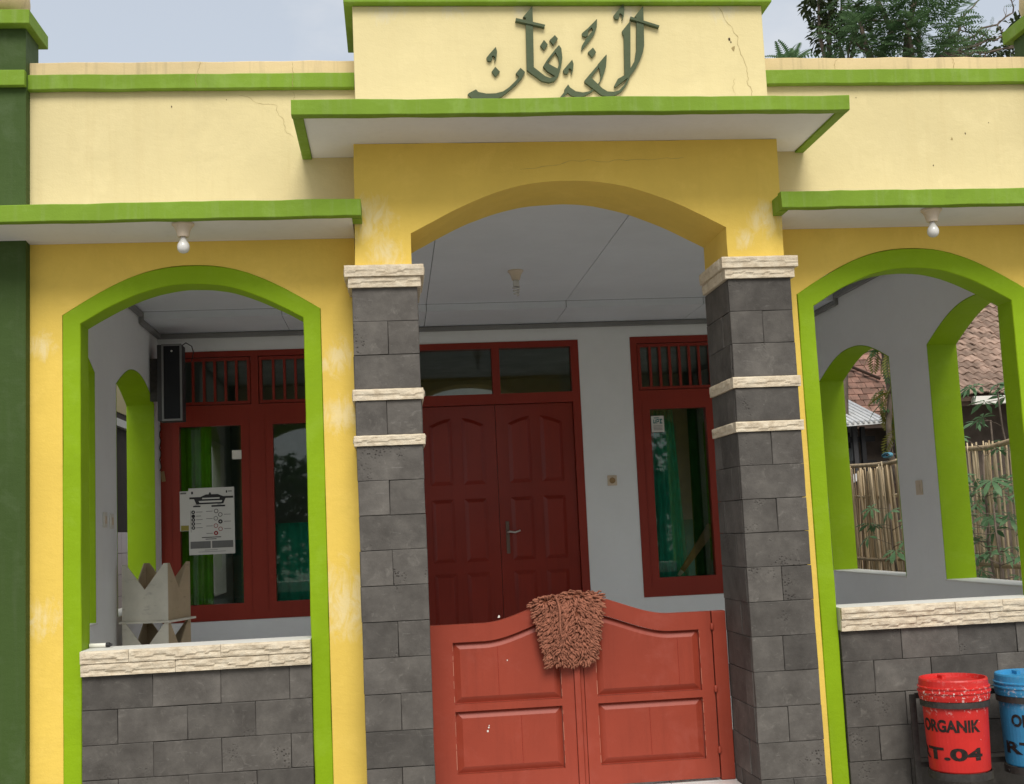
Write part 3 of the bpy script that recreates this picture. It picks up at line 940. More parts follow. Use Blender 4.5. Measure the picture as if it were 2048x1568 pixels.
def window(x0, x1, zb, zt, panes, trans, tz0, tz1, pz0, pz1, nbars):
    holes = [[(a, pz0), (b, pz0), (b, pz1), (a, pz1)] for a, b in panes] + [[(a, tz0), (b, tz0), (b, tz1), (a, tz1)] for a, b in trans]
    w = MB().slab([(x0 + .002, zb + .002), (x1 - .002, zb + .002), (x1 - .002, zt - .002), (x0 + .002, zt - .002)], holes, YF, YF + .09).obj('window', 'frame', hall)
    for a, b in panes:
        boxo('pane', 'glass', w, a + .001, b - .001, YF + .040, YF + .045, pz0 + .001, pz1 - .001)
        # sash edge lines: slim proud beads
        m = MB()
        t = .012
        for bx in ((a - .07, a - .07 + .006), (b + .064, b + .07)):
            m.box(bx[0], bx[1], YF - .004, YF - .0005, pz0 - .07, pz1 + .07)
        m.obj('sash_bead', 'frame', w)
    for a, b in trans:
        t = .032
        fr = MB().slab([(a + .006, tz0 + .006), (b - .006, tz0 + .006), (b - .006, tz1 - .006), (a + .006, tz1 - .006)],
                       [[(a + t, tz0 + t), (b - t, tz0 + t), (b - t, tz1 - t), (a + t, tz1 - t)]], YF + .012, YF + .05).obj('transom_frame', 'frame', w)
        n = nbars
        for i in range(1, n):
            x = a + t + (b - a - 2 * t) * i / n
            boxo('transom_bar', 'frame', w, x - .0105, x + .0105, YF + .018, YF + .044, tz0 + t - .002, tz1 - t + .002)
        boxo('transom_screen', 'glass', w, a + .008, b - .008, YF + .060, YF + .064, tz0 + .008, tz1 - .008)
    return w
window(LWX0, LWX1, LWB, LWT, ((-1.934, -1.421), (-1.154, -.643)), ((-1.937, -1.329), (-1.267, -.638)), 2.436, 2.850, .768, 2.261, 6)
window(RWX0, RWX1, RWB, RWT, ((2.114, 2.617),), ((2.027, 2.709),), 2.439, 2.859, .804, 2.271, 7)

# plaster cornice along walls
def cornice(x0, x1, y0, y1, z0, z1):
    return boxo('cornice', 'cornice', hall, x0, x1, y0, y1, z0, z1, bevel=.006)
cornice(XL + .002, XR - .002, D0 - .038, D0 - .0015, 3.015, 3.056)
for x0, x1 in ((XL + .0015, XL + .038), (XR - .038, XR - .0015)):
    cornice(x0, x1, 3.655, D0 - .040, 3.016, 3.057)
    cornice(x0, x1, W1 + .01, 3.627, 3.072, 3.113)
    cornice(x0 + .002, x1 + .002, 3.629, 3.653, 3.018, 3.112)

# ceiling boards (1.15 m wide), a low strip along the back wall
ce = boxo('ceiling', 'core', hall, XL + .002, XR - .002, W1 + .003, D0 - .002, 3.134, 3.152)
xs = [XL + .003, -.991, .164, 1.309, 2.459, XR - .003]
for a, b in zip(xs, xs[1:]):
    boxo('ceiling_board', 'ceil', ce, a + .0024, b - .0024, .4575, 3.6605, 3.119, 3.1325)
    boxo('ceiling_board', 'ceil', ce, a + .0024, b - .0024, 3.6625, D0 - .003, 3.060, 3.070)
    boxo('ceiling_step_board', 'ceil', ce, a + .0024, b - .0024, 3.6625, 3.672, 3.071, 3.117)

# roof over porch and hall, hall interior
boxo('roof_slab', 'concrete', hall, -2.28, 3.93, W1 + .002, 9.5, 3.157, 3.29)  # unseen slab, put in to block light from above the porch
boxo('room_wall', 'room', hall, -2.25, 3.9, 9.0, 9.15, GZ, 3.156)
MB().slab([(D1 + .003, GZ), (8.998, GZ), (8.998, 3.153), (D1 + .003, 3.153)], [[(4.75, .7), (6.4, .7), (6.4, 2.4), (4.75, 2.4)], [(7.0, .7), (8.4, .7), (8.4, 2.4), (7.0, 2.4)]], -2.25, -2.11, 'YZ').obj('room_wall', 'room', hall)  # unseen wall; openings added to let daylight onto the curtains
MB().slab([(D1 + .003, GZ), (8.998, GZ), (8.998, 3.153), (D1 + .003, 3.153)], [[(4.75, .7), (6.4, .7), (6.4, 2.4), (4.75, 2.4)], [(7.0, .7), (8.4, .7), (8.4, 2.4), (7.0, 2.4)]], 3.77, 3.9, 'YZ').obj('room_wall', 'room', hall)  # same added openings on this unseen side, to brighten the room
boxo('room_carpet', 'room_teal', hall, -2.1, 3.76, D1 + .05, 8.95, FZ - .010, FZ + .006)
boxo('room_dado', 'room_teal', hall, -2.1, 3.76, 8.97, 8.998, FZ + .01, 1.30)

# ------------------------------------------------------------------ lettering on the name wall
LET = {
 'alif': [(1.246, 3.995), (1.197, 3.935), (1.207, 3.927), (1.197, 3.755), (1.184, 3.694), (1.161, 3.657), (1.127, 3.616), (1.088, 3.595), (1.067, 3.558), (1.072, 3.549), (1.109, 3.577), (1.143, 3.602), (1.178, 3.638), (1.208, 3.688), (1.23, 3.738), (1.239, 3.777), (1.244, 3.896)],
 'lam': [(1.173, 3.913), (1.126, 3.857), (1.127, 3.845), (1.134, 3.831), (1.126, 3.616), (1.145, 3.632), (1.159, 3.655), (1.167, 3.8)],
 'ra': [(1.035, 3.73), (0.986, 3.675), (0.994, 3.65), (0.999, 3.611), (0.992, 3.583), (0.966, 3.55), (0.938, 3.531), (0.9, 3.524), (0.862, 3.531), (0.834, 3.551), (0.824, 3.568), (0.803, 3.54), (0.806, 3.532), (0.771, 3.491), (0.79, 3.492), (0.819, 3.524), (0.834, 3.51), (0.866, 3.498), (0.904, 3.503), (0.949, 3.528), (0.983, 3.561), (1.01, 3.608), (1.029, 3.661), (1.037, 3.722)],
 'fa': [(0.986, 3.672), (0.911, 3.587), (0.912, 3.578), (0.96, 3.539), (0.996, 3.508), (1.028, 3.5), (1.067, 3.505), (1.106, 3.527), (1.135, 3.565), (1.157, 3.613), (1.143, 3.602), (1.119, 3.56), (1.09, 3.532), (1.062, 3.525), (1.03, 3.527), (1.004, 3.544), (0.947, 3.603), (0.989, 3.656)],
 'cross_bar': [(1.174, 3.933), (1.171, 3.919), (1.322, 3.872), (1.326, 3.883)],
 'cross_bar ': [(0.566, 3.926), (0.563, 3.91), (0.714, 3.875), (0.718, 3.889)],
 'alif ': [(0.656, 3.995), (0.604, 3.934), (0.618, 3.931), (0.611, 3.647), (0.619, 3.639), (0.687, 3.586), (0.724, 3.578), (0.752, 3.585), (0.773, 3.61), (0.767, 3.615), (0.747, 3.607), (0.731, 3.602), (0.705, 3.613), (0.648, 3.661), (0.655, 3.903)],
 'qaf': [(0.786, 3.782), (0.76, 3.752), (0.72, 3.702), (0.697, 3.666), (0.717, 3.641), (0.758, 3.613), (0.773, 3.609), (0.79, 3.657), (0.801, 3.712), (0.798, 3.763)],
 'dot': [(0.709, 3.811), (0.728, 3.785), (0.707, 3.755), (0.688, 3.78)],
 'dot ': [(0.767, 3.835), (0.782, 3.816), (0.757, 3.781), (0.738, 3.808)],
 'dot  ': [(0.966, 3.767), (0.981, 3.742), (0.958, 3.712), (0.938, 3.742)],
 'dot   ': [(0.447, 3.666), (0.47, 3.64), (0.446, 3.612), (0.427, 3.64)],
 'nun': [(0.578, 3.658), (0.601, 3.636), (0.583, 3.603), (0.547, 3.564), (0.508, 3.532), (0.469, 3.502), (0.437, 3.491), (0.389, 3.493), (0.32, 3.495), (0.297, 3.517), (0.305, 3.525), (0.341, 3.544), (0.353, 3.53), (0.395, 3.521), (0.443, 3.522), (0.481, 3.532), (0.514, 3.554), (0.553, 3.592), (0.569, 3.609), (0.552, 3.628)],
 'damma': [(0.454, 3.773), (0.426, 3.742), (0.403, 3.715), (0.408, 3.698), (0.424, 3.695), (0.433, 3.709), (0.431, 3.723), (0.439, 3.726), (0.449, 3.717), (0.443, 3.692), (0.454, 3.709), (0.46, 3.748)],
 'damma_large': [(0.996, 3.925), (0.945, 3.874), (0.912, 3.846), (0.913, 3.832), (0.932, 3.826), (0.945, 3.84), (0.944, 3.857), (0.965, 3.879), (0.972, 3.863), (0.937, 3.824), (0.908, 3.779), (0.903, 3.751), (0.947, 3.801), (0.976, 3.84), (0.992, 3.88)],
}
LET['damma '] = [(x + .398, z - .072) for x, z in LET['damma']]
LET['damma  '] = [(.685 + .454 + (x - .454) * 1.05, .232 + 3.773 + (z - 3.773) * 1.08) for x, z in LET['damma']]
QH = [(0.766, 3.743), (0.73, 3.696), (0.72, 3.684), (0.772, 3.654), (0.783, 3.679), (0.78, 3.713)]
lt = empty('calligraphy_sign', (.81, .03, 3.49), 'dark green raised Arabic calligraphy across the cream name wall', 'lettering')
for i, (nm, lp) in enumerate(LET.items()):
    y0 = .031 + (i % 3) * .0017
    if nm.startswith('cross'):
        y0 = .024
    MB().slab(lp, [QH] if nm == 'qaf' else [], y0, .0492, 'XZ').obj(nm.strip(), 'letter', lt)

# ------------------------------------------------------------------ lamps
def lamp(x, y, z, label, spiral=False, k=1.0):
    l = empty('ceiling_lamp', (x, y, z), label, 'lamp')
    prof = [(.054, 0), (.054, -.008), (.045, -.016), (.036, -.034), (.029, -.060), (.027, -.066)]
    MB().lathe([(r * k, q * k) for r, q in prof], 20, (x, y, z)).obj('socket', 'socket', l, smooth=False)
    if not spiral:
        prof = [(.013, -.067), (.014, -.078), (.019, -.088), (.027, -.101), (.0305, -.115), (.029, -.130), (.021, -.142), (.010, -.147), (.002, -.148)]
        MB().lathe([(r * k, q * k) for r, q in prof], 20, (x, y, z)).obj('bulb', 'bulb', l, smooth=True)
    else:
        MB().lathe([(.020, -.067), (.022, -.085), (.022, -.112), (.018, -.116)], 16, (x, y, z)).obj('bulb_base', 'bulb', l, smooth=True)
        P = []
        for i in range(60):
            t = i / 59
            a = t * 2 * math.pi * 3.2
            r = .024 - .010 * t
            P.append((x + r * math.cos(a), y + r * math.sin(a), z - .118 - .062 * t))
        MB().tube(P, .0062, 6).obj('bulb', 'bulb', l, smooth=True)
    return l
lamp(-1.134, -.06, 2.8382, 'bare white bulb under the eave above the arch with the loudspeaker inside')
lamp(2.690, -.06, 2.8382, 'bare white bulb under the eave above the pails')
lamp(.772, 2.471, 3.1188, 'spiral bulb in a small holder on the porch ceiling before the double door', True, 1.05)

# ------------------------------------------------------------------ swing gate
GY = .438
def gtop(x):
    u = abs(x - .79)
    if u > .50:
        return .797
    t = 1 - u / .50
    return .797 + .122 * (t * t * (3 - 2 * t))
gate = empty('swing_gate', (.79, GY, FZ), 'low brick red two-leaf wooden gate with curved top between the columns', 'gate')
def gleaf(x0, x1, px0, px1):
    n = 30
    tops = [(x1 + (x0 - x1) * i / n, gtop(x1 + (x0 - x1) * i / n)) for i in range(n + 1)]
    up = [(px0, .388), (px1, .388)] + [(px1 + (px0 - px1) * i / 16, gtop(px1 + (px0 - px1) * i / 16) - .092) for i in range(17)]
    lo = [(px0, .035), (px1, .035), (px1, .352), (px0, .352)]
    lf = MB().slab([(x0, FZ + .015), (x1, FZ + .015)] + tops, [up, lo], GY, GY + .042).obj('gate_leaf', 'gate', gate)
    e = .0012
    c = (px0 + px1) / 2
    for a, b in ((px0, c + (.03 if x0 < .5 else .06)), (c + (.03 if x0 < .5 else .06), px1)):
        pass
    raised_panel('gate_panel', 'gate', lf, px0 + e, px1 - e, .388 + e, lambda x: gtop(x) - .092 - e, GY + .024, GY + .009, .035, 18)
    raised_panel('gate_panel', 'gate', lf, px0 + e, px1 - e, .035 + e, lambda x: .352 - e, GY + .024, GY + .009, .035, 4)
    return lf
l1 = gleaf(.006, .755, .127, .688)
l2 = gleaf(.812, 1.507, .878, 1.438)
MB().box(.757, .789, GY - .010, GY + .03, FZ + .015, .912).obj('meeting_strip', 'gate', l1, bevel=.003)
MB().box(.791, .8105, GY + .004, GY + .03, FZ + .015, .913).obj('meeting_strip', 'gate', l2, bevel=.003)
boxo('hinge_post', 'gate', gate, 1.513, 1.588, GY - .005, GY + .05, FZ + .002, .797, bevel=.003)
for z in (.70, .375, .06):
    MB().lathe([(.008, 0), (.010, .006), (.008, .03), (.003, .036)], 10, (1.510, GY - .008, z)).obj('hinge', 'gate', gate, smooth=True)
for lfx, x, z0, tp in ((l1, .36, .425, None), (l1, .47, .07, None), (l2, 1.32, .425, None), (l2, 1.15, .07, None)):
    zt = (gtop(x) - .13) if z0 > .3 else .315
    boxo('board_joint', 'door', lfx, x, x + .0022, GY + .0078, GY + .0086, z0, zt)
def worn(x, z0, z1, parent, sd_):
    rr = random.Random(sd_)
    z = z0
    while z < z1:
        e_ = min(z1, z + rr.uniform(.02, .10))
        w = rr.uniform(.0006, .0014)
        boxo('worn_edge', 'worn', parent, x - w, x + w, GY - .0012, GY - .0002, z, e_)
        z = e_ + rr.uniform(.004, .05)
for lf_, x, z0, z1, k in ((l1, .126, .40, .69, 1), (l1, .126, .06, .34, 2), (l1, .689, .40, .52, 3), (l1, .689, .06, .33, 4), (l2, .877, .40, .70, 5), (l2, 1.439, .42, .70, 6), (l2, 1.439, .05, .34, 7), (l2, .877, .05, .30, 8)):
    worn(x, z0, z1, lf_, k)
# paint chips (pale flecks)
def fleck(x, z, r, y, parent, s):
    rr = random.Random(s)
    n = 7
    pts = [(x + math.cos(2 * math.pi * i / n) * r * rr.uniform(.5, 1), z + math.sin(2 * math.pi * i / n) * r * rr.uniform(.5, 1.2)) for i in range(n)]
    MB().slab(pts, [], y, y + .0012).obj('paint_chip', 'offwhite', parent)
fleck(.292, .245, .008, GY + .0075, l1, 3)
fleck(.299, .262, .006, GY + .0075, l1, 4)
fleck(.301, .272, .004, GY + .0075, l1, 14)
fleck(.375, .826, .008, GY - .0015, l1, 5)
fleck(.41, .60, .004, GY + .0075, l1, 6)

# ------------------------------------------------------------------ chenille mat over the gate
mat = empty('chenille_mat', (.74, GY, .92), 'brown chenille bath mat hung over the top of the gate', 'mat')
rnd = random.Random(21)
def mat_pt(u, v):
    """u across 0..1, v from back hem (-0.45) over the gate top (0) to the front hem (1)"""
    xt = .548 + .378 * u
    zt = max(gtop(xt), .60) + .012 + .012 * math.sin(u * 9) * (u < .45)
    xb = .622 + .245 * u
    zb = .556 + .030 * u + .012 * math.sin(u * 7)
    if v >= 0:
        t = v
        x = xt + (xb - xt) * (t ** .85)
        z = zt + (zb - zt) * t
        fold = .016 * math.sin(u * 11 + 1.2) * (.35 + t) + .006 * math.sin(u * 23 + t * 5)
        y = GY - .016 - .014 * min(1, t * 6) - .014 * math.sin(t * 2.6) + fold * .6
        if t < .06:
            y += (.06 - t) / .06 * .02
    else:
        t = -v
        x = xt + (xb - xt) * .6 * t
        z = zt + (zb - zt) * t
        y = GY + .042 + .02 * min(1, t * 6)
    return Vector((x, y, z))
v, f = [], []
NU, vs = 22, [-.45, -.3, -.15, -.05] + [i / 22 for i in range(23)]
for vv in vs:
    for i in range(NU + 1):
        v.append(mat_pt(i / NU, vv))
for j in range(len(vs) - 1):
    for i in range(NU):
        a = j * (NU + 1) + i
        f.append((a, a + 1, a + NU + 2, a + NU + 1))
MB().add(v, f).obj('backing', 'mat_base', mat, smooth=True, recalc=False)
nb = MB()
def noodle(p, nrm, lean, L, r):
    d1 = (nrm * .9 + lean * .5).normalized()
    d2 = (nrm * .15 + lean * 1.0).normalized()
    d3 = (lean * 1.0 + Vector((0, -.05, -.35))).normalized()
    k1 = Vector((rnd.uniform(-.5, .5), 0, rnd.uniform(-.4, .4)))
    d2 = (d2 + k1 * .9).normalized()
    d3 = (d3 - k1 * .7).normalized()
    a = p + d1 * L * .3
    b = a + d2 * L * .4
    c = b + d3 * L * .3
    nb.tube([p, a, b, c, c + (c - b).normalized() * r * .7], [r, r * 1.05, r * 1.05, r * .95, r * .35], 5)
rows = 34
for j in range(rows + 6):
    vv = -.14 + 1.13 * j / (rows + 5)
    for i in range(30):
        u = min(1, max(0, (i + .5 + rnd.uniform(-.4, .4)) / 30))
        w = vv + rnd.uniform(-.016, .016)
        p = mat_pt(u, w)
        nrm = Vector((rnd.uniform(-.2, .2), -1, rnd.uniform(-.05, .25))).normalized()
        if w < .03:
            nrm = Vector((rnd.uniform(-.2, .2), -.5, 1)).normalized()
        side = (u - .5) * 2
        ang = rnd.gauss(0, .55) + noise.noise(Vector((u * 4, vv * 5, 1.7))) * 2.2
        lean = Vector((side * 1.1 + .8 * math.sin(ang), -.1, -.55 * math.cos(ang * .7)))
        if w < .05:
            lean.z += .5
        lean.normalize()
        noodle(p, nrm, lean, rnd.uniform(.022, .038), rnd.uniform(.0042, .0056))
pl_ = nb.obj('pile', 'chenille', mat, smooth=True, recalc=False)
tag(pl_, kind='stuff')
P = [mat_pt(.34, t) + Vector((.006 * math.sin(t * 9), -.026, 0)) for t in [i / 12 * .62 for i in range(13)]]
MB().tube(P, [.007] * 8 + [.006, .005, .004, .003, .002], 6).obj('hanging_loop', 'chenille', mat, smooth=True)

# ------------------------------------------------------------------ things on the porch walls
sp = empty('loudspeaker', (-1.94, 4.02, 2.28), 'slim black column loudspeaker high in the porch corner', 'loudspeaker')
boxo('cabinet', 'spkbox', sp, -2.035, -1.837, 4.002, 4.18, 2.280, 2.907, bevel=.006)
MB().slab([(-1.997, 2.278), (-1.836, 2.278), (-1.836, 2.909), (-1.997, 2.909)], [[(-1.982, 2.294), (-1.851, 2.294), (-1.851, 2.894), (-1.982, 2.894)]], 3.990, 4.0015).obj('rim', 'spkrim', sp)
boxo('grille', 'spk', sp, -1.981, -1.852, 3.994, 4.0005, 2.295, 2.893)
MB().lathe([(.007, 0), (.008, .004), (.002, .007)], 10).obj('badge', 'offwhite', sp, loc=(-1.915, 3.9935, 2.85), rot=(math.pi / 2, 0, 0))
boxo('bracket', 'steel', sp, -2.102, -2.036, 4.05, 4.11, 2.45, 2.80)
tag(MB().tube([(-1.845, 4.05, 2.90), (-1.816, 4.09, 2.93), (-1.782, 4.17, 2.913), (-1.776, 4.22, 2.867), (-1.80, 4.26, 2.80)], .0045, 6).obj('speaker_wire', 'black', None), 'thin black wire looping from the top of the loudspeaker', 'wire')
kb = [(-2.087 + .007 * math.sin(i * 1.9), 4.381, 2.28 - .032 * i) for i in range(13)]
tag(MB().tube(kb, .004, 5).obj('hanging_cord', 'black', None), 'dark cord hanging down the window edge below the loudspeaker', 'cord')
tg = MB().slab([(-.016, 0), (.016, 0), (.016, -.086), (-.016, -.086)], [], 0, .006).obj('wooden_tag', 'plank', None, loc=(-2.072, 4.374, 1.892), rot=(0, R(-7), 0))
tag(tg, 'small pale wooden tag hanging on the cord by the window', 'tag')

# poster and papers on the left window
PY = D0 - .024
po = empty('notice_poster', (-1.672, PY, 1.184), 'white printed notice board with round icons on the window glass', 'poster')
boxo('board', 'paper', po, -1.860, -1.484, PY, PY + .010, 1.184, 1.740)
pm = MB()
def pq(u0, u1, v0, v1, mi=0, sk=0.0, y=PY - .0015):
    X = lambda u: -1.860 + .376 * u
    Z = lambda w: 1.740 - .556 * w
    pm.add([(X(u0), y, Z(v1)), (X(u1), y, Z(v1)), (X(u1 - sk), y, Z(v0)), (X(u0 + sk), y, Z(v0))], [(0, 1, 2, 3)], mi)
def pring(u, w, r, r2, mi=0):
    X, Z = -1.860 + .376 * u, 1.740 - .556 * w
    n = 18
    v = []
    for i in range(n):
        a = 2 * math.pi * i / n
        v += [(X + r * math.cos(a), PY - .0018, Z + r * math.sin(a)), (X + r2 * math.cos(a), PY - .0018, Z + r2 * math.sin(a))]
    pm.add(v, [(2 * i, 2 * ((i + 1) % n), 2 * ((i + 1) % n) + 1, 2 * i + 1) for i in range(n)], mi)
pq(.02, .98, .135, .165)
pq(.26, .76, .10, .135, 0, .12)
pq(.17, .76, .165, .245, 0, -.05)
pq(.44, .50, .07, .10, 0, .02)
pq(.30, .68, .150, .170, 4, 0, PY - .0026)
pq(.24, .72, .195, .222, 4, -.02, PY - .0026)
pq(.06, .10, .05, .09)
pq(.82, .85, .05, .085)
pq(.87, .95, .055, .07, 1)
pq(.10, .26, .265, .285)
pq(.50, .80, .265, .290)
pq(.13, .23, .25, .258, 1)
pq(.63, .72, .25, .258, 1)
for i, w in enumerate((.36, .42, .475, .535, .595)):
    pring(.10, w, .015, .006 if i != 1 else .001)
    pq(.16, .30 - .03 * (i % 2), w - .004, w + .004, 1)
pq(.045, .052, .34, .66)
for i, (u, w, mi) in enumerate(((.60, .355, 0), (.69, .41, 0), (.59, .465, 1), (.69, .515, 0), (.59, .575, 3), (.69, .625, 3), (.59, .685, 3))):
    pring(u, w, .018, .0132 if i not in (3, 6) else .007, mi)
    if i % 2:
        pq(.77, .92, w - .004, w + .004, 1)
    else:
        pq(.38, .52, w - .004, w + .004, 1)
pq(.28, .70, .738, .750)
pq(.36, .60, .765, .775)
pq(.03, .47, .80, .905, 1)
pq(.50, .96, .80, .905, 1)
pq(.34, .62, .93, .936, 1)
pq(.2, .8, .955, .96, 1)
pm.obj('print', ['ink', 'inkgrey', 'inkteal', 'inkred', 'paper'], po, recalc=False)
pp = empty('pinned_paper', (-1.886, PY + .014, 1.386), 'small pale sheet with olive foot tucked behind the notice board', 'paper')
boxo('sheet', 'paper', pp, -1.934, -1.839, PY + .0125, PY + .0155, 1.386, 1.718)
boxo('foot_print', 'inkyellow', pp, -1.926, -1.842, PY + .0108, PY + .0120, 1.389, 1.432)
boxo('heading_print', 'inkgrey', pp, -1.928, -1.880, PY + .0108, PY + .0120, 1.694, 1.708)
tag(boxo('square_sticker', 'offwhite', None, -1.496, -1.418, D0 - .012, D0 - .007, 1.972, 2.048, bevel=.001), 'small white square sticker on the window above the notice board', 'sticker')
st = empty('window_notice', (2.175, D0 - .012, 2.065), 'small white notice with teal lettering on the window beside the door', 'notice')
boxo('card', 'paper', st, 2.119, 2.232, D0 - .015, D0 - .007, 2.065, 2.209)
sm = MB()
for u0, u1, v0, v1 in ((.15, .2, .22, .46), (.2, .34, .40, .46), (.29, .34, .22, .46), (.40, .45, .20, .48), (.45, .58, .20, .26), (.45, .58, .33, .38), (.55, .6, .2, .38), (.65, .86, .20, .26), (.65, .86, .42, .48), (.70, .78, .26, .42), (.2, .6, .10, .15)):
    sm.add([(2.119 + .113 * a, D0 - .0165, 2.209 - .144 * b) for a, b in ((u0, v1), (u1, v1), (u1, v0), (u0, v0))], [(0, 1, 2, 3)], 0)
for w in (.60, .68, .76, .84):
    sm.add([(2.119 + .113 * a, D0 - .0165, 2.209 - .144 * b) for a, b in ((.15, w + .025), (.85, w + .025), (.85, w), (.15, w))], [(0, 1, 2, 3)], 1)
sm.obj('lettering', ['inkteal', 'inkgrey'], st, recalc=False)

# sockets and switches
so = empty('wall_socket', (1.745, D0, 1.616), 'brown square wall socket between the door and the window', 'socket')
boxo('plate', 'socket', so, 1.704, 1.787, D0 - .010, D0 - .0005, 1.616, 1.705, bevel=.003)
MB().lathe([(.026, 0), (.026, .004), (.020, .006)], 18).obj('outlet', 'plank', so, loc=(1.7455, D0 - .0105, 1.660), rot=(math.pi / 2, 0, 0))
def switch(x, y, z, s, w, label, m='offwhite'):
    q = empty('wall_switch', (x, y, z), label, 'switch')
    a, b = (x + .0005, x + .012) if s > 0 else (x - .012, x - .0005)
    boxo('plate', m, q, a, b, y - w, y + w, z - .052, z + .052, bevel=.003)
    a, b = (x + .0125, x + .016) if s > 0 else (x - .016, x - .0125)
    boxo('rocker', 'socket', q, a, b, y - w * .5, y + w * .5, z - .026, z + .026, bevel=.001)
switch(XL, 2.46, 1.466, 1, .045, 'white wall switch on the pier, the one farther from the loudspeaker')
switch(XL, 2.655, 1.459, 1, .045, 'white wall switch on the pier, the one nearer the loudspeaker')
switch(XR, 2.36, 1.443, -1, .048, 'grey wall switch on the pier between the arches that look onto the bamboo fence', 'socket')

# curtains and plank behind the glass
def curtain(name, m, x0, x1, y, z0, z1, label, waves=5, amp=.022, taper=0.0):
    v, f = [], []
    nx, nz = 40, 10
    for j in range(nz + 1):
        t = j / nz
        k = 1 - taper * t
        for i in range(nx + 1):
            s = i / nx
            x = x0 + (x1 - x0) * (.5 + (s - .5) * k)
            v.append((x, y + amp * math.sin(s * waves * 2 * math.pi + t * .8) * (1 - .4 * t), z0 + (z1 - z0) * t))
    for j in range(nz):
        for i in range(nx):
            a = j * (nx + 1) + i
            f.append((a, a + 1, a + nx + 2, a + nx + 1))
    o = MB().add(v, f).obj(name, m, None, smooth=True, recalc=False)
    md = o.modifiers.new('thickness', 'SOLIDIFY')
    md.thickness = .003
    return tag(o, label, 'curtain')
curtain('curtain', 'curtain_green', -1.99, -1.70, 4.62, .10, 2.38, 'bright green curtain behind the window with the notice board')
curtain('curtain', 'curtain_teal', 2.13, 2.44, 4.62, .62, 2.28, 'teal curtain gathered behind the window beside the door', 5, .02, .45)
curtain('curtain', 'curtain_dark', 2.50, 2.95, 4.66, .45, 2.45, 'dark green curtain behind the window beside the door', 5, .03, .1)
curtain('curtain', 'curtain_teal', -1.20, -.55, 4.64, .05, 1.42, 'low teal curtain behind the window pane next to the notice board', 7, .03)
pk = empty('leaning_plank', (2.33, 4.58, .80), 'bare wooden plank with pale end leaning behind the window beside the door', 'plank')
MB().slab([(0, -.025), (.48, -.052), (.48, .040), (0, .016)], [], 0, .02).obj('board', 'plank', pk, loc=(2.36, 4.58, .85), rot=(0, R(-52), 0))
MB().slab([(-.052, -.018), (-.001, -.024), (-.001, .015), (-.052, .007)], [], .001, .019).obj('pale_end', 'offwhite', pk, loc=(2.36, 4.58, .85), rot=(0, R(-52), 0))

# ------------------------------------------------------------------ notched plywood stand on the porch
bs = empty('plywood_stand', (-1.845, 2.89, FZ), 'tiered off-white plywood stand with V-notched sides on the porch', 'stand')
RZ = Matrix.Translation((-1.845, 2.89, 0)) @ Matrix.Rotation(R(-17), 4, 'Z')
def bsobj(name, mb, mats):
    mb.v = [tuple(RZ @ Vector(p)) for p in mb.v]
    return mb.obj(name, mats, bs)
S, TH = .172, .392
for tier in range(2):
    z0 = .762 - tier * (TH + .018)
    for side in range(4):
        n = S - (.0 if side % 2 == 0 else .0095)
        prof = [(-n, 0), (n, 0), (n, TH), (n - .028, TH), (0, TH - .18), (-n + .028, TH), (-n, TH)]
        mb = MB().slab([(a, z0 + b) for a, b in prof], [], -S, -S + .009)
        for i, p in enumerate(mb.v):
            x, y, z = p
            for _ in range(side):
                x, y = -y, x
            mb.v[i] = (x, y, z)
        bsobj('side_panel', mb, 'ply_out' if side == 0 else 'ply_in')
    bsobj('shelf', MB().box(-S - .018, S + .025, -S - .014, S + .034, z0 - .0155, z0 - .0015), 'ply_out')
bsobj('foot', MB().box(-S + .02, S - .02, -S + .02, S - .02, FZ + .002, .762 - (TH + .018) - .0165), 'ply_in')

tb = empty('white_tube', (-1.64, .345, .786), 'white tube with a black end lying on the sill below the notice board', 'tube')
MB().tube([(-1.689, .352, .797), (-1.608, .345, .797)], .0105, 12).obj('tube_body', 'offwhite', tb, smooth=False)
MB().tube([(-1.6075, .345, .797), (-1.590, .3435, .797), (-1.584, .343, .797), (-1.576, .3425, .797)], [.0118, .0118, .006, .004], 12).obj('end_cap', 'black', tb)

# worn stencil ink lets the paint below show through in places
_m = MAT['bucket_text']
_t = _m.node_tree
_n = _t.nodes.new('ShaderNodeTexNoise')
_n.inputs['Scale'].default_value = 38
_n.inputs['Detail'].default_value = 5
_g = _t.nodes.new('ShaderNodeNewGeometry')
_t.links.new(_g.outputs['Position'], _n.inputs['Vector'])
_r2 = _t.nodes.new('ShaderNodeValToRGB')
_r2.color_ramp.elements[0].position = .30
_r2.color_ramp.elements[0].color = (.35, .35, .35, 1)
_r2.color_ramp.elements[1].position = .40
_t.links.new(_n.outputs['Fac'], _r2.inputs['Fac'])
_t.links.new(_r2.outputs['Color'], _t.nodes['Principled BSDF'].inputs['Alpha'])

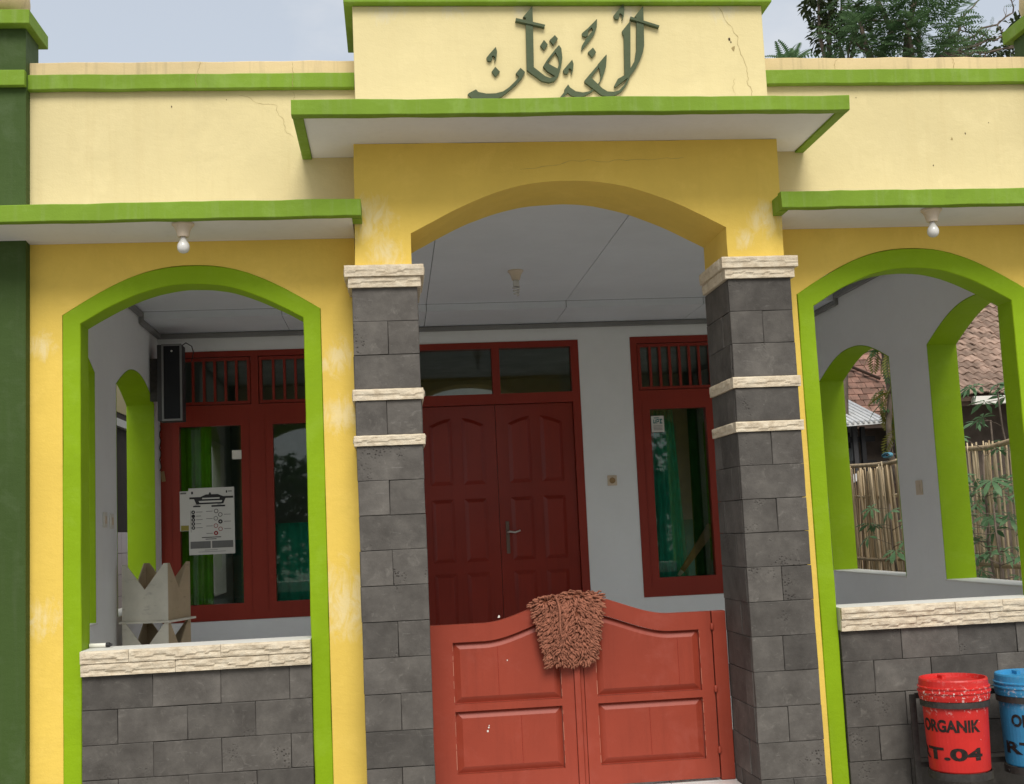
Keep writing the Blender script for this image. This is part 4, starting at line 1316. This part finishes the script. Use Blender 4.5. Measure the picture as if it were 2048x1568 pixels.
# ------------------------------------------------------------------ pails on their stand
def pail(cx, cy, m, label, l1, l2, turn, span1, span2, col):
    p = empty('paint_pail', (cx, cy, .012), label, 'pail')
    prof = [(.150, .014), (.1535, .020), (.165, .345), (.166, .352), (.176, .353), (.180, .372), (.180, .388), (.1855, .390), (.1855, .397), (.179, .399),
            (.178, .409), (.183, .411), (.183, .417), (.176, .420), (.174, .448), (.170, .455), (.163, .455), (.160, .440), (.158, .432)]
    MB().lathe([(r_ * .935, z_) for r_, z_ in prof], 48, (cx, cy, 0)).obj('body', m, p, smooth=False)
    MB().lathe([(.147, .431), (.147, .4335)], 40, (cx, cy, 0)).obj('lid', m, p)
    MB().box(cx - .010, cx + .010, cy + .10, cy + .15, .4335, .450).obj('lid_tab', m, p)
    # stencilled lettering wrapped round the body
    for txt, zc, h, (a0, a1), nm in ((l1, .238, .060, span1, 'stencil_word'), (l2, .105, .060, span2, 'stencil_number')):
        cu = bpy.data.curves.new('t', 'FONT')
        cu.body = txt
        cu.size = 1
        cu.offset = .04
        ob = bpy.data.objects.new('t', cu)
        COL.objects.link(ob)
        bpy.context.view_layer.update()
        me0 = bpy.data.meshes.new_from_object(ob.evaluated_get(bpy.context.evaluated_depsgraph_get()))
        bm = bmesh.new()
        bm.from_mesh(me0)
        bmesh.ops.triangulate(bm, faces=bm.faces)
        for _ in range(2):
            bmesh.ops.subdivide_edges(bm, edges=[e for e in bm.edges if e.calc_length() > .12], cuts=1)
            bmesh.ops.triangulate(bm, faces=bm.faces)
        xs_ = [q.co.x for q in bm.verts]
        ys_ = [q.co.y for q in bm.verts]
        x0, x1, y0, y1 = min(xs_), max(xs_), min(ys_), max(ys_)
        for q in bm.verts:
            a = R(a0 + (a1 - a0) * (q.co.x - x0) / (x1 - x0)) + turn
            z = zc + h * ((q.co.y - y0) / (y1 - y0) - .5)
            rr_ = (.1535 + (z - .02) / .325 * .0115) * .935 + .0016
            q.co = Vector((cx + rr_ * math.sin(a), cy - rr_ * math.cos(a), z))
        me = bpy.data.meshes.new(nm)
        bm.to_mesh(me)
        bm.free()
        me.materials.append(MAT['bucket_text'])
        bpy.data.objects.remove(ob)
        bpy.data.meshes.remove(me0)
        put(bpy.data.objects.new(nm, me), p)
    return p
turn = math.atan2(-(2.571 + .157), 5.83)
pail(2.571, -.10, 'red_bucket', 'red paint pail stencilled ORGANIK RT.04 with chipped rim', 'ORGANIK', 'RT.04', turn, (-72, 44), (-100, 46), None)
turn = math.atan2(-(2.968 + .157), 5.83)
pail(2.968, -.10, 'blue_bucket', 'light blue paint pail stencilled ORGANIK RT.04 beside the red one', 'ORGANIK', 'RT.04', turn, (-40, 76), (-62, 84), None)
sd = empty('pail_stand', (2.78, -.02, GZ), 'dark flat-steel stand whose hoops carry the pails', 'stand')
for x in (2.425, 3.17):
    boxo('post', 'steel', sd, x - .016, x + .016, .055, .063, GZ, .358)
boxo('rail', 'steel', sd, 2.442, 3.153, .066, .074, .335, .362)
boxo('rail', 'steel', sd, 2.442, 3.153, .066, .074, -.005, .020)
for cx in (2.571, 2.968):
    for z0, z1, r in ((.322, .350, .1605), (-.022, .013, .148)):
        n = 40
        v, f = [], []
        for rr_ in (r, r + .004):
            for z in (z0, z1):
                for k in range(n):
                    a = 2 * math.pi * k / n
                    v.append((cx + rr_ * math.cos(a), -.10 + rr_ * math.sin(a), z))
        for k in range(n):
            j = (k + 1) % n
            f += [(k, j, n + j, n + k), (2 * n + j, 2 * n + k, 3 * n + k, 3 * n + j), (n + k, n + j, 3 * n + j, 3 * n + k), (j, k, 2 * n + k, 2 * n + j)]
        MB().add(v, f).obj('hoop', 'steel', sd)
    boxo('bottom_bar', 'steel', sd, cx - .155, cx + .155, -.115, -.085, -.010, -.002)

# ------------------------------------------------------------------ neighbour on the left seen through the arch
nb_ = empty('neighbour_house', (-3.4, 7, GZ), 'dark brown timber house with pink tiled wall seen through the left arch', 'house')
boxo('wall', 'brown', nb_, -3.6, -3.03, 4.2, 10.5, GZ, 2.70)
boxo('lintel', 'offwhite', nb_, -3.05, -2.98, 4.2, 10.5, 2.535, 2.615)
boxo('upper_wall', 'yellow_up', nb_, -3.6, -3.02, 4.2, 10.5, 2.702, 4.3)  # wall and roof carried up out of view to darken the arch lining
MB().slab([(-4.4, 4.9), (-2.75, 4.15), (-2.75, 4.22), (-4.4, 5.0)], [], 4.0, 10.7).obj('roof', 'flattile', nb_)
me = MB().box(-.008, 0, 0, .218, 0, .218).mesh('wall_tile', 'pink', bevel=.002)
for iy in range(14):
    for iz in range(8):
        inst('wall_tile', me, nb_, (-3.02, 5.4 + iy * .222, -.34 + iz * .222))

# ------------------------------------------------------------------ bamboo fence on the right
fe = empty('bamboo_fence', (5.0, 5.5, GZ), 'tall fence of dry bamboo canes beyond the right arches', 'fence')
rb = random.Random(5)
cm = []
for s in range(5):
    L = 1.0
    pts, rad = [], []
    n = 9
    bx, by = rb.uniform(-.012, .012), rb.uniform(-.012, .012)
    for i in range(n):
        t = i / (n - 1)
        pts.append((bx * math.sin(t * 3.1), by * math.sin(t * 2.2 + s), t * L))
        rad.append(.0100 * (1 - .25 * t) * (1.14 if i % 2 else .95))
    cm.append(MB().tube(pts, rad, 6).mesh('bamboo_cane', 'bamboo', smooth=True))
y = 2.3
k = 0
while y < 8.3:
    top = 1.83 + .035 * math.sin(y * 1.7) + rb.uniform(-.05, .035)
    inst('bamboo_cane', cm[k % 5], fe, (5.0 + rb.uniform(-.02, .02), y, GZ - .02), (rb.gauss(0, .016), rb.gauss(0, .012), rb.uniform(0, 6)), (rb.uniform(.8, 1.25),) * 2 + (top - GZ,))
    y += rb.uniform(.014, .028) if y > 4.9 else rb.uniform(.022, .046)
    k += 1
for z, x in ((1.80, 4.975), (.795, 4.972), (1.46, 5.03)):
    pts = [(x + .004 * math.sin(i * 1.3), 2.2 + i * .35, z + .018 * math.sin(i * .8 + z) + (.035 if z > 1.7 and i < 5 else 0)) for i in range(20)]
    MB().tube(pts, .019 if z < 1.7 else .024, 7).obj('rail', 'bamboo', fe, smooth=True)
rope = []
for i in range(40):
    a = i / 39 * 2 * math.pi * 3
    rope.append((4.97 + .015 * math.sin(a * 1.7), 6.1 + .10 * math.cos(a), 1.865 + .022 * math.sin(a)))
ropem = plain('blue_rope', (0.10, 0.28, 0.38), 0.6, 0.3)
tag(MB().tube(rope, .009, 6).obj('blue_rope', ropem, None, smooth=True), 'coil of faded blue rope lying on top of the bamboo fence', 'rope')

# ------------------------------------------------------------------ houses on the right
h1 = empty('tiled_house', (10, 12.5, GZ), 'house with clay pantile roof and grey gutter behind the bamboo fence', 'house')
wallm = plain('old_house_wall', (0.10, 0.08, 0.065), 0.9, 0.1, var=0.3, scale=4)
boxo('wall', wallm, h1, 8.3, 13.0, 11.6, 13.6, GZ, 2.85)
boxo('gutter', 'offwhite', h1, 8.38, 13.3, 10.84, 10.95, 2.79, 2.91, bevel=.01)
boxo('fascia_board', 'brown', h1, 8.0, 13.3, 10.96, 11.01, 2.78, 2.965)
PITCH = R(34)
v, f = [], []
TW, TLn = .168, .205
prof = [(-.0, .0), (.028, .026), (.060, .033), (.090, .022), (.122, .002), (.150, -.004), (.176, .006)]
for w in (0, 1):
    for t in (0, .018):
        for a, b in prof:
            v.append((a, w * (TLn + .045), b + .020 * (1 - w) - t))
q = len(prof)
for i in range(q - 1):
    f += [(i, i + 1, 2 * q + i + 1, 2 * q + i), (q + i + 1, q + i, 3 * q + i, 3 * q + i + 1), (i + 1, i, q + i, q + i + 1), (2 * q + i, 2 * q + i + 1, 3 * q + i + 1, 3 * q + i)]
f += [(0, 2 * q, 3 * q, q), (q - 1, 2 * q - 1, 4 * q - 1, 3 * q - 1)]
tm = MB().add(v, f).mesh('roof_tile', 'rooftile', smooth=False)
rt = random.Random(3)
tp_ = math.tan(PITCH)
bd = MB().add([(7.98, 10.9, 2.90), (13.4, 10.9, 2.90), (13.4, 13.7, 2.90 + 2.8 * tp_), (7.98, 13.7, 2.90 + 2.8 * tp_),
               (7.98, 10.95, 2.85), (13.4, 10.95, 2.85), (13.4, 13.7, 2.80 + 2.8 * tp_), (7.98, 13.7, 2.80 + 2.8 * tp_)],
              [(0, 1, 2, 3), (7, 6, 5, 4), (0, 4, 5, 1), (1, 5, 6, 2), (2, 6, 7, 3), (3, 7, 4, 0)]).obj('roof', 'rooftile', h1)
for r in range(16):
    for c in range(18):
        yy = r * TLn
        x = 7.99 + c * TW + (.0 if r % 2 else .012)
        y_, z_ = 10.82 + yy * math.cos(PITCH), 2.935 + yy * math.sin(PITCH)
        inst('roof_tile', tm, bd, (x + rt.uniform(-.008, .008), y_, z_ + rt.uniform(0, .010)), (PITCH + rt.uniform(-.03, .02), rt.uniform(-.03, .03), rt.uniform(-.05, .05)))

h2 = empty('far_house', (9.5, 17.5, GZ), 'far house with old orange flat-tile roof and pale verge behind the shed', 'house')
boxo('wall', wallm, h2, 7.9, 12.5, 16.6, 21, GZ, 3.0)
P2 = R(50)
a0, b0, c0 = 8.15, 16.1, 2.95
def rp(x, s, up=0):
    return (x, b0 + s * math.cos(P2) - up * math.sin(P2), c0 + s * math.sin(P2) + up * math.cos(P2))
bd2 = MB().add([rp(8.15, -.1), rp(12.6, -.1), rp(12.6, 3.4), rp(8.75, 3.4), rp(8.15, -.1, -.08), rp(12.6, -.1, -.08), rp(12.6, 3.4, -.08), rp(8.75, 3.4, -.08)],
               [(0, 1, 2, 3), (7, 6, 5, 4), (0, 4, 5, 1), (1, 5, 6, 2), (2, 6, 7, 3), (3, 7, 4, 0)]).obj('roof', 'brown', h2)
tm2 = MB().box(0, .165, 0, .20, 0, .020).mesh('roof_tile', 'flattile')
for r in range(19):
    for c in range(13):
        x = 8.17 + r * .027 + c * .172 + (.08 if r % 2 else 0)
        p = rp(x, r * .165, .004)
        inst('roof_tile', tm2, bd2, p, (P2 - .09 + rt.uniform(-.04, .04), rt.uniform(-.04, .04), rt.uniform(-.06, .06)))
MB().tube([rp(8.13, -.1, .03), rp(8.73, 3.4, .03)], .055, 8).obj('verge', 'offwhite', h2)
MB().tube([rp(8.75, 1.75, .10), rp(9.5, 1.15, .10)], .03, 6).obj('timber_prop', 'brown', h2)

sh = empty('shed', (7.6, 13.4, GZ), 'dark framed shed with pale sheet-metal roof behind the bamboo fence', 'shed')
glm = plain('grey_shed_sheet', (0.20, 0.215, 0.22), 0.5, 0.4)
zinc = plain('pale_zinc', (0.62, 0.63, 0.63), 0.4, 0.5, var=0.1)
MB().add([(6.5, 12.9, 2.70), (7.95, 12.9, 2.76), (7.95, 14.6, 3.30), (6.5, 14.6, 3.24), (6.5, 12.9, 2.66), (7.95, 12.9, 2.72), (7.95, 14.6, 3.26), (6.5, 14.6, 3.20)],
         [(0, 1, 2, 3), (7, 6, 5, 4), (0, 4, 5, 1), (1, 5, 6, 2), (2, 6, 7, 3), (3, 7, 4, 0)]).obj('roof', zinc, sh)
n = 16
for i in range(n):
    x = 6.52 + i * .09
    MB().tube([(x, 12.87, 2.715 + (x - 6.5) * .041), (x, 14.6, 3.255 + (x - 6.5) * .041)], .024, 6).obj('roof_corrugation', zinc, sh)
boxo('wall', glm, sh, 6.5, 7.62, 13.45, 13.5, GZ, 2.75)
for z in (2.10, 1.86, 2.50):
    boxo('beam', 'black', sh, 6.5, 7.85, 13.30, 13.38, z - .045, z + .045)
for x in (6.75, 7.22, 7.48, 7.62):
    boxo('post', 'black' if x in (7.62,) else 'spkbox', sh, x - .035, x + .035, 13.22, 13.29, GZ, 2.70)
boxo('shutter', 'black', sh, 7.24, 7.46, 13.40, 13.445, 2.36, 2.62)
MB().add([(6.5, 12.6, 1.52), (7.3, 12.5, 1.90), (7.3, 12.9, 1.92), (6.5, 12.9, 1.54), (6.5, 12.6, 1.47), (7.3, 12.5, 1.85), (7.3, 12.9, 1.87), (6.5, 12.9, 1.49)],
         [(0, 1, 2, 3), (7, 6, 5, 4), (0, 4, 5, 1), (1, 5, 6, 2), (2, 6, 7, 3), (3, 7, 4, 0)]).obj('lean_to', zinc, sh)
boxo('timber_stack', 'brown', sh, 6.7, 7.9, 12.3, 12.45, GZ, 1.72)

# ------------------------------------------------------------------ vegetation
def frond(mb, base, d, L, rnd, pairs=9, droop=.35, lw=.018, ll=.09, up=Vector((0, 0, 1)), mi=0):
    """one pinnate leaf: a drooping rachis with paired leaflets"""
    d = d.normalized()
    side = d.cross(up)
    if side.length < .05:
        side = Vector((1, 0, 0))
    side.normalize()
    roll = rnd.uniform(-.7, .7)
    nrm = side.cross(d)
    side = side * math.cos(roll) + nrm * math.sin(roll)
    P = []
    p = Vector(base)
    dd = d.copy()
    for i in range(pairs + 1):
        P.append(p.copy())
        p = p + dd * (L / pairs)
        dd = (dd + Vector((0, 0, -droop / pairs))).normalized()
    for i in range(1, pairs + 1):
        t = i / pairs
        l = ll * (math.sin(math.pi * (.12 + .80 * t)) * .85 + .25)
        ax = (P[i] - P[i - 1]).normalized()
        for s in (-1, 1):
            o = (side * s * .93 + ax * .42 + Vector((0, 0, -.22))).normalized()
            w = ax * lw
            q = P[i]
            mb.add([q - w * .3, q + o * l * .5 - w * .62, q + o * l, q + o * l * .5 + w * .62], [(0, 1, 2, 3)], mi)
    w = side * .004
    mb.add([P[0] - w, P[0] + w, P[-1] + w * .3, P[-1] - w * .3], [(0, 1, 2, 3)], mi)

def limb(mb, p, q, r0, r1, rnd, n=6, wob=.06):
    p, q = Vector(p), Vector(q)
    pts, rad = [], []
    L = (q - p).length
    for i in range(n + 1):
        t = i / n
        w = wob * L * math.sin(math.pi * t)
        pts.append(p.lerp(q, t) + Vector((rnd.uniform(-w, w), rnd.uniform(-w, w), rnd.uniform(-w, w) * .6)))
        rad.append(r0 + (r1 - r0) * t)
    mb.tube(pts, rad, 6)
    return pts

def blob_points(rnd, c, r, n, shell=.55):
    out = []
    while len(out) < n:
        a = Vector((rnd.uniform(-1, 1), rnd.uniform(-1, 1), rnd.uniform(-1, 1)))
        if a.length > 1 or a.length < shell * rnd.random():
            continue
        out.append((Vector(c) + Vector((a.x * r[0], a.y * r[1], a.z * r[2])), a))
    return out

# feathery tree behind the right parapet
rv = random.Random(11)
tr = empty('feathery_tree', (8.3, 12.2, GZ), 'tall feathery-leaved tree with bare side branches behind the right parapet', 'tree')
tk = MB()
limb(tk, (8.3, 12.2, GZ - .2), (8.25, 12.2, 6.2), .20, .13, rv, 8, .015)
ends = []
for q in ((7.6, 12.0, 9.2), (8.0, 12.4, 10.6), (8.6, 11.9, 10.2), (8.9, 12.6, 9.4), (7.4, 12.5, 8.4), (8.2, 11.6, 9.0)):
    P = limb(tk, (8.25, 12.2, 6.1), q, .09, .03, rv)
    for i in range(4):
        b = P[rv.randint(3, 6)]
        e_ = b + Vector((rv.uniform(-.7, .7), rv.uniform(-.6, .6), rv.uniform(.1, .8)))
        limb(tk, b, e_, .03, .008, rv, 4)
# bare branches to the right
for q in ((10.4, 12.3, 9.45), (10.3, 12.1, 9.05), (9.9, 12.4, 9.75), (10.35, 12.0, 8.75), (9.7, 12.2, 8.85)):
    P = limb(tk, (8.9, 12.2, 8.6), q, .030, .010, rv, 8, .05)
    for i in range(7):
        b = P[rv.randint(2, 8)]
        e_ = b + Vector((rv.uniform(-.2, .5), rv.uniform(-.2, .2), rv.uniform(-.35, .42)))
        PP = limb(tk, b, e_, .013, .005, rv, 4, .1)
        for _ in range(2):
            e2 = PP[rv.randint(2, 4)] + Vector((rv.uniform(-.1, .25), rv.uniform(-.1, .1), rv.uniform(-.2, .2)))
            limb(tk, PP[2], e2, .006, .003, rv, 3, .1)
            ends.append(e2)
tk.obj('trunk', 'bark', tr, smooth=True, recalc=False)
cw = MB()
clumps = []
for q in ((7.6, 11.8, 8.75), (7.95, 11.5, 8.95), (8.35, 11.5, 9.25), (8.7, 11.6, 8.95), (8.3, 11.4, 8.55), (7.9, 11.5, 9.35), (8.6, 11.5, 9.55), (7.75, 12.0, 9.05), (8.15, 11.7, 8.65), (8.55, 11.9, 9.15), (7.95, 12.2, 9.75), (8.45, 12.4, 10.2), (8.85, 12.1, 9.7), (7.5, 12.3, 8.5), (7.45, 12.0, 8.75), (8.75, 11.9, 8.55), (8.0, 11.8, 8.3), (8.5, 12.2, 8.2), (7.7, 12.4, 10.2), (8.2, 12.2, 10.8), (9.05, 12.2, 9.2)):
    clumps.append((q, (.55, .5, .42)))
for q, r in clumps:
    for p, a in blob_points(rv, q, r, 32):
        d = Vector((a.x + rv.uniform(-.3, .3), a.y - .35 + rv.uniform(-.3, .3), a.z * .4 + rv.uniform(-.1, .25)))
        if d.length < .1:
            continue
        frond(cw, p, d, rv.uniform(.30, .46), rv, pairs=rv.randint(7, 9), droop=rv.uniform(.3, .8), ll=.115, lw=.030)
for e_ in ends:
    if rv.random() < .35:
        frond(cw, e_, Vector((rv.uniform(-1, 1), -.4, rv.uniform(-.6, .3))), rv.uniform(.12, .22), rv, pairs=6, ll=.05, lw=.012)
cw.obj('crown', 'leaf', tr, recalc=False)

def broad_leaf(mb, p, d, L, rnd, wid=.45, mi=0):
    d = d.normalized()
    s = d.cross(Vector((rnd.uniform(-.6, .6), rnd.uniform(-.6, .6), 1)))
    if s.length < .05:
        s = Vector((1, 0, 0))
    s = s.normalized() * L * wid * .5
    up = s.cross(d).normalized() * L * .10
    m = p + d * L * .5
    mb.add([p, m - s + up, p + d * L + Vector((0, 0, -L * .12)), m + s + up, m], [(0, 1, 4), (1, 2, 4), (2, 3, 4), (3, 0, 4)], mi)

def broad_tree(name, label, base, trunk_top, clumps, leafn, L, seed_, group=None, mat='leaf_broad', r0=.16, shell=.5):
    rnd = random.Random(seed_)
    t = empty(name, base, label, 'tree', group)
    tk = MB()
    limb(tk, (base[0], base[1], base[2] - .2), trunk_top, r0, r0 * .6, rnd, 8, .02)
    for c, r in clumps:
        P = limb(tk, trunk_top, c, r0 * .5, .02, rnd)
        for i in range(5):
            b = P[rnd.randint(3, 6)]
            limb(tk, b, b + Vector((rnd.uniform(-1, 1) * r[0], rnd.uniform(-1, 1) * r[1], rnd.uniform(-.5, 1) * r[2])), .02, .006, rnd, 4)
    tk.obj('trunk', 'bark', t, smooth=True, recalc=False)
    cw = MB()
    for c, r in clumps:
        for p, a in blob_points(rnd, c, r, leafn, shell):
            d = Vector((a.x + rnd.uniform(-.7, .7), a.y + rnd.uniform(-.7, .7), a.z * .5 + rnd.uniform(-.6, .5)))
            broad_leaf(cw, p, d if d.length > .1 else Vector((1, 0, 0)), L * rnd.uniform(.7, 1.25), rnd)
    cw.obj('crown', mat, t, recalc=False)
    return t
broad_tree('broadleaf_tree', 'dark broad-leaved tree crowding the feathery tree on its open-sky side', (7.35, 13.6, GZ), (7.4, 13.5, 6.5),
           [((7.50, 13.4, 10.2), (.28, .4, .40)), ((7.65, 13.5, 9.65), (.24, .4, .34)), ((7.95, 13.5, 10.1), (.40, .4, .45)), ((7.75, 13.4, 10.9), (.45, .4, .5)), ((8.2, 13.5, 9.7), (.3, .3, .4))], 260, .15, 5)
broad_tree('bushy_tree', 'low bushy tree top showing over the parapet beside the corner pillar', (11.7, 14.5, GZ), (11.6, 14.5, 7.8),
           [((10.9, 14.4, 9.45), (.40, .4, .30)), ((11.3, 14.5, 9.7), (.36, .4, .36)), ((11.65, 14.4, 9.6), (.34, .4, .32)), ((10.5, 14.5, 9.25), (.30, .3, .22)), ((11.9, 14.6, 10.1), (.30, .3, .34))], 170, .15, 8, r0=.12)

# distant palm
pt = empty('palm_tree', (11.1, 25, GZ), 'small distant palm peeping over the parapet beside the name wall', 'tree')
rq = random.Random(4)
tk = MB()
limb(tk, (11.1, 25, GZ), (11.1, 25, 13.6), .15, .10, rq, 8, .004)
tk.obj('trunk', 'bark', pt, smooth=True, recalc=False)
cw = MB()
for i in range(16):
    a = i / 16 * 2 * math.pi
    el = rq.uniform(.1, 1.3)
    frond(cw, (11.1, 25, 13.6), Vector((math.cos(a) * math.cos(el), math.sin(a) * math.cos(el), math.sin(el))), rq.uniform(.7, .95), rq, pairs=14, droop=1.0, lw=.055, ll=.24)
cw.obj('crown', 'leaf', pt, recalc=False)

# tree with yellowing hanging leaves beyond the fence (seen through the far right arch)
ty = empty('yellowing_tree', (6.55, 9.6, GZ), 'slender tree with hanging yellow-green leaves beyond the bamboo fence', 'tree')
ry = random.Random(17)
tk = MB()
P = limb(tk, (6.6, 9.55, GZ), (6.45, 9.45, 3.6), .055, .03, ry, 10, .012)
cw, cg = MB(), MB()
for i in range(26):
    b = P[ry.randint(5, 10)]
    e_ = b + Vector((ry.uniform(-.15, .5), ry.uniform(-.45, .35), ry.uniform(-.25, .35)))
    limb(tk, b, e_, .012, .005, ry, 4)
    for j in range(3):
        frond(cw if ry.random() < .55 else cg, e_ + Vector((ry.uniform(-.1, .1),) * 3), Vector((ry.uniform(-.8, .8), ry.uniform(-.8, .4), ry.uniform(-.7, .1))), ry.uniform(.25, .40), ry, pairs=9, droop=1.3, lw=.030, ll=.10)
for i in range(26):
    p = Vector((6.5 + ry.uniform(-.2, .4), 9.3 + ry.uniform(-.3, .5), ry.uniform(3.3, 3.9)))
    frond(cg, p, Vector((ry.uniform(-1, 1), ry.uniform(-1, 0), ry.uniform(-.5, .3))), ry.uniform(.25, .4), ry, pairs=9, droop=.9, lw=.03, ll=.10)
tk.obj('trunk', 'bark', ty, smooth=True, recalc=False)
cw.obj('yellow_crown', 'leaf_yellow', ty, recalc=False)
cg.obj('green_crown', 'leaf_dark', ty, recalc=False)

# cassava plants by the fence: palmate leaves, each a part
def palmate(rnd, L=.15, n=6):
    mb = MB()
    for i in range(n):
        a = R(-125 + 250 * i / (n - 1))
        l = L * (1 - .35 * abs(i - (n - 1) / 2) / ((n - 1) / 2))
        d = Vector((math.cos(a), math.sin(a), -.10))
        s = Vector((-math.sin(a), math.cos(a), 0)) * l * .135
        p = [d * (l * t) + Vector((0, 0, -.25 * l * t * t + .06 * l * math.sin(t * 3))) for t in (0.02, .35, .68, 1)]
        mb.add([p[0], p[1] - s * .7, p[2] - s, p[3], p[2] + s, p[1] + s * .7], [(0, 1, 5), (1, 2, 4, 5), (2, 3, 4)])
    return mb
rp_ = random.Random(9)
pms = [palmate(rp_, .17, n).mesh('leaf', 'leaf_cassava', recalc=False) for n in (5, 6, 7)]
def cassava(x, y, h, nl, label, s, lean=(0, 0)):
    rnd = random.Random(s)
    c = empty('cassava_plant', (x, y, GZ), label, 'plant')
    tk = MB()
    P = limb(tk, (x, y, GZ), (x + lean[0], y + lean[1], h), .014, .008, rnd, 8, .012)
    for i in range(nl):
        b = P[rnd.randint(4, 8)] + Vector((0, 0, rnd.uniform(-.1, .05)))
        a = rnd.uniform(0, 2 * math.pi)
        e_ = b + Vector((math.cos(a), math.sin(a), rnd.uniform(-.1, .5))) * rnd.uniform(.14, .26)
        limb(tk, b, e_, .0035, .0025, rnd, 3)
        k = rnd.uniform(.8, 1.25)
        inst('leaf', pms[rnd.randint(0, 2)], c, e_, (rnd.uniform(-.55, .55) - .25 * math.sin(a), rnd.uniform(-.2, .7), a), (k, k, k))
    tk.obj('stem', 'bark', c, smooth=True, recalc=False)
cassava(5.35, 4.15, 2.30, 24, 'cassava plant with broad leaves rising behind the fence under the tiled roof', 1, (-.1, .1))
cassava(5.55, 3.75, 2.75, 20, 'bushy cassava plant behind the fence just below the roof eave', 2)
cassava(4.72, 3.62, 1.72, 20, 'cassava plant with pale leaves before the fence at the nearer arch', 3, (.02, 0))
cassava(4.65, 3.35, 1.30, 18, 'short cassava plant low before the fence at the nearer arch', 4)
cassava(4.70, 5.45, 1.36, 12, 'cassava plant before the fence at the farther arch', 5, (0, .05))
cassava(4.72, 4.15, 1.55, 26, 'leafy cassava plant before the fence close to the pier', 12)
cassava(5.75, 4.35, 3.05, 22, 'lanky cassava plant reaching up over the pantile roof behind the fence', 8)
cassava(5.5, 4.9, 2.1, 12, 'cassava plant hidden mostly by the pier beyond the fence', 6)

# row of trees across the yard, mirrored in the door glass
spots = ((-15, -26, 3), (-10, -25, 4), (-5.2, -26, 5), (-.6, -25, 6), (4.0, -26, 7), (8.8, -25, 8), (13.6, -26, 9))
for x, y, s in spots:
    broad_tree('yard_tree', 'round-crowned tree in the row across the yard, mirrored in the door glass', (x, y, GZ), (x, y, 2.0),
               [((x, y, 3.1), (2.3, 1.6, 1.3)), ((x - 1.7, y + .4, 2.2), (1.7, 1.4, 1.4)), ((x + 1.7, y - .3, 2.3), (1.7, 1.4, 1.4)), ((x, y + .8, 1.0), (2.6, 1.0, 1.3))], 420, .55, 40 + s, 'trees across the yard', 'leaf_dark', .2, .1)
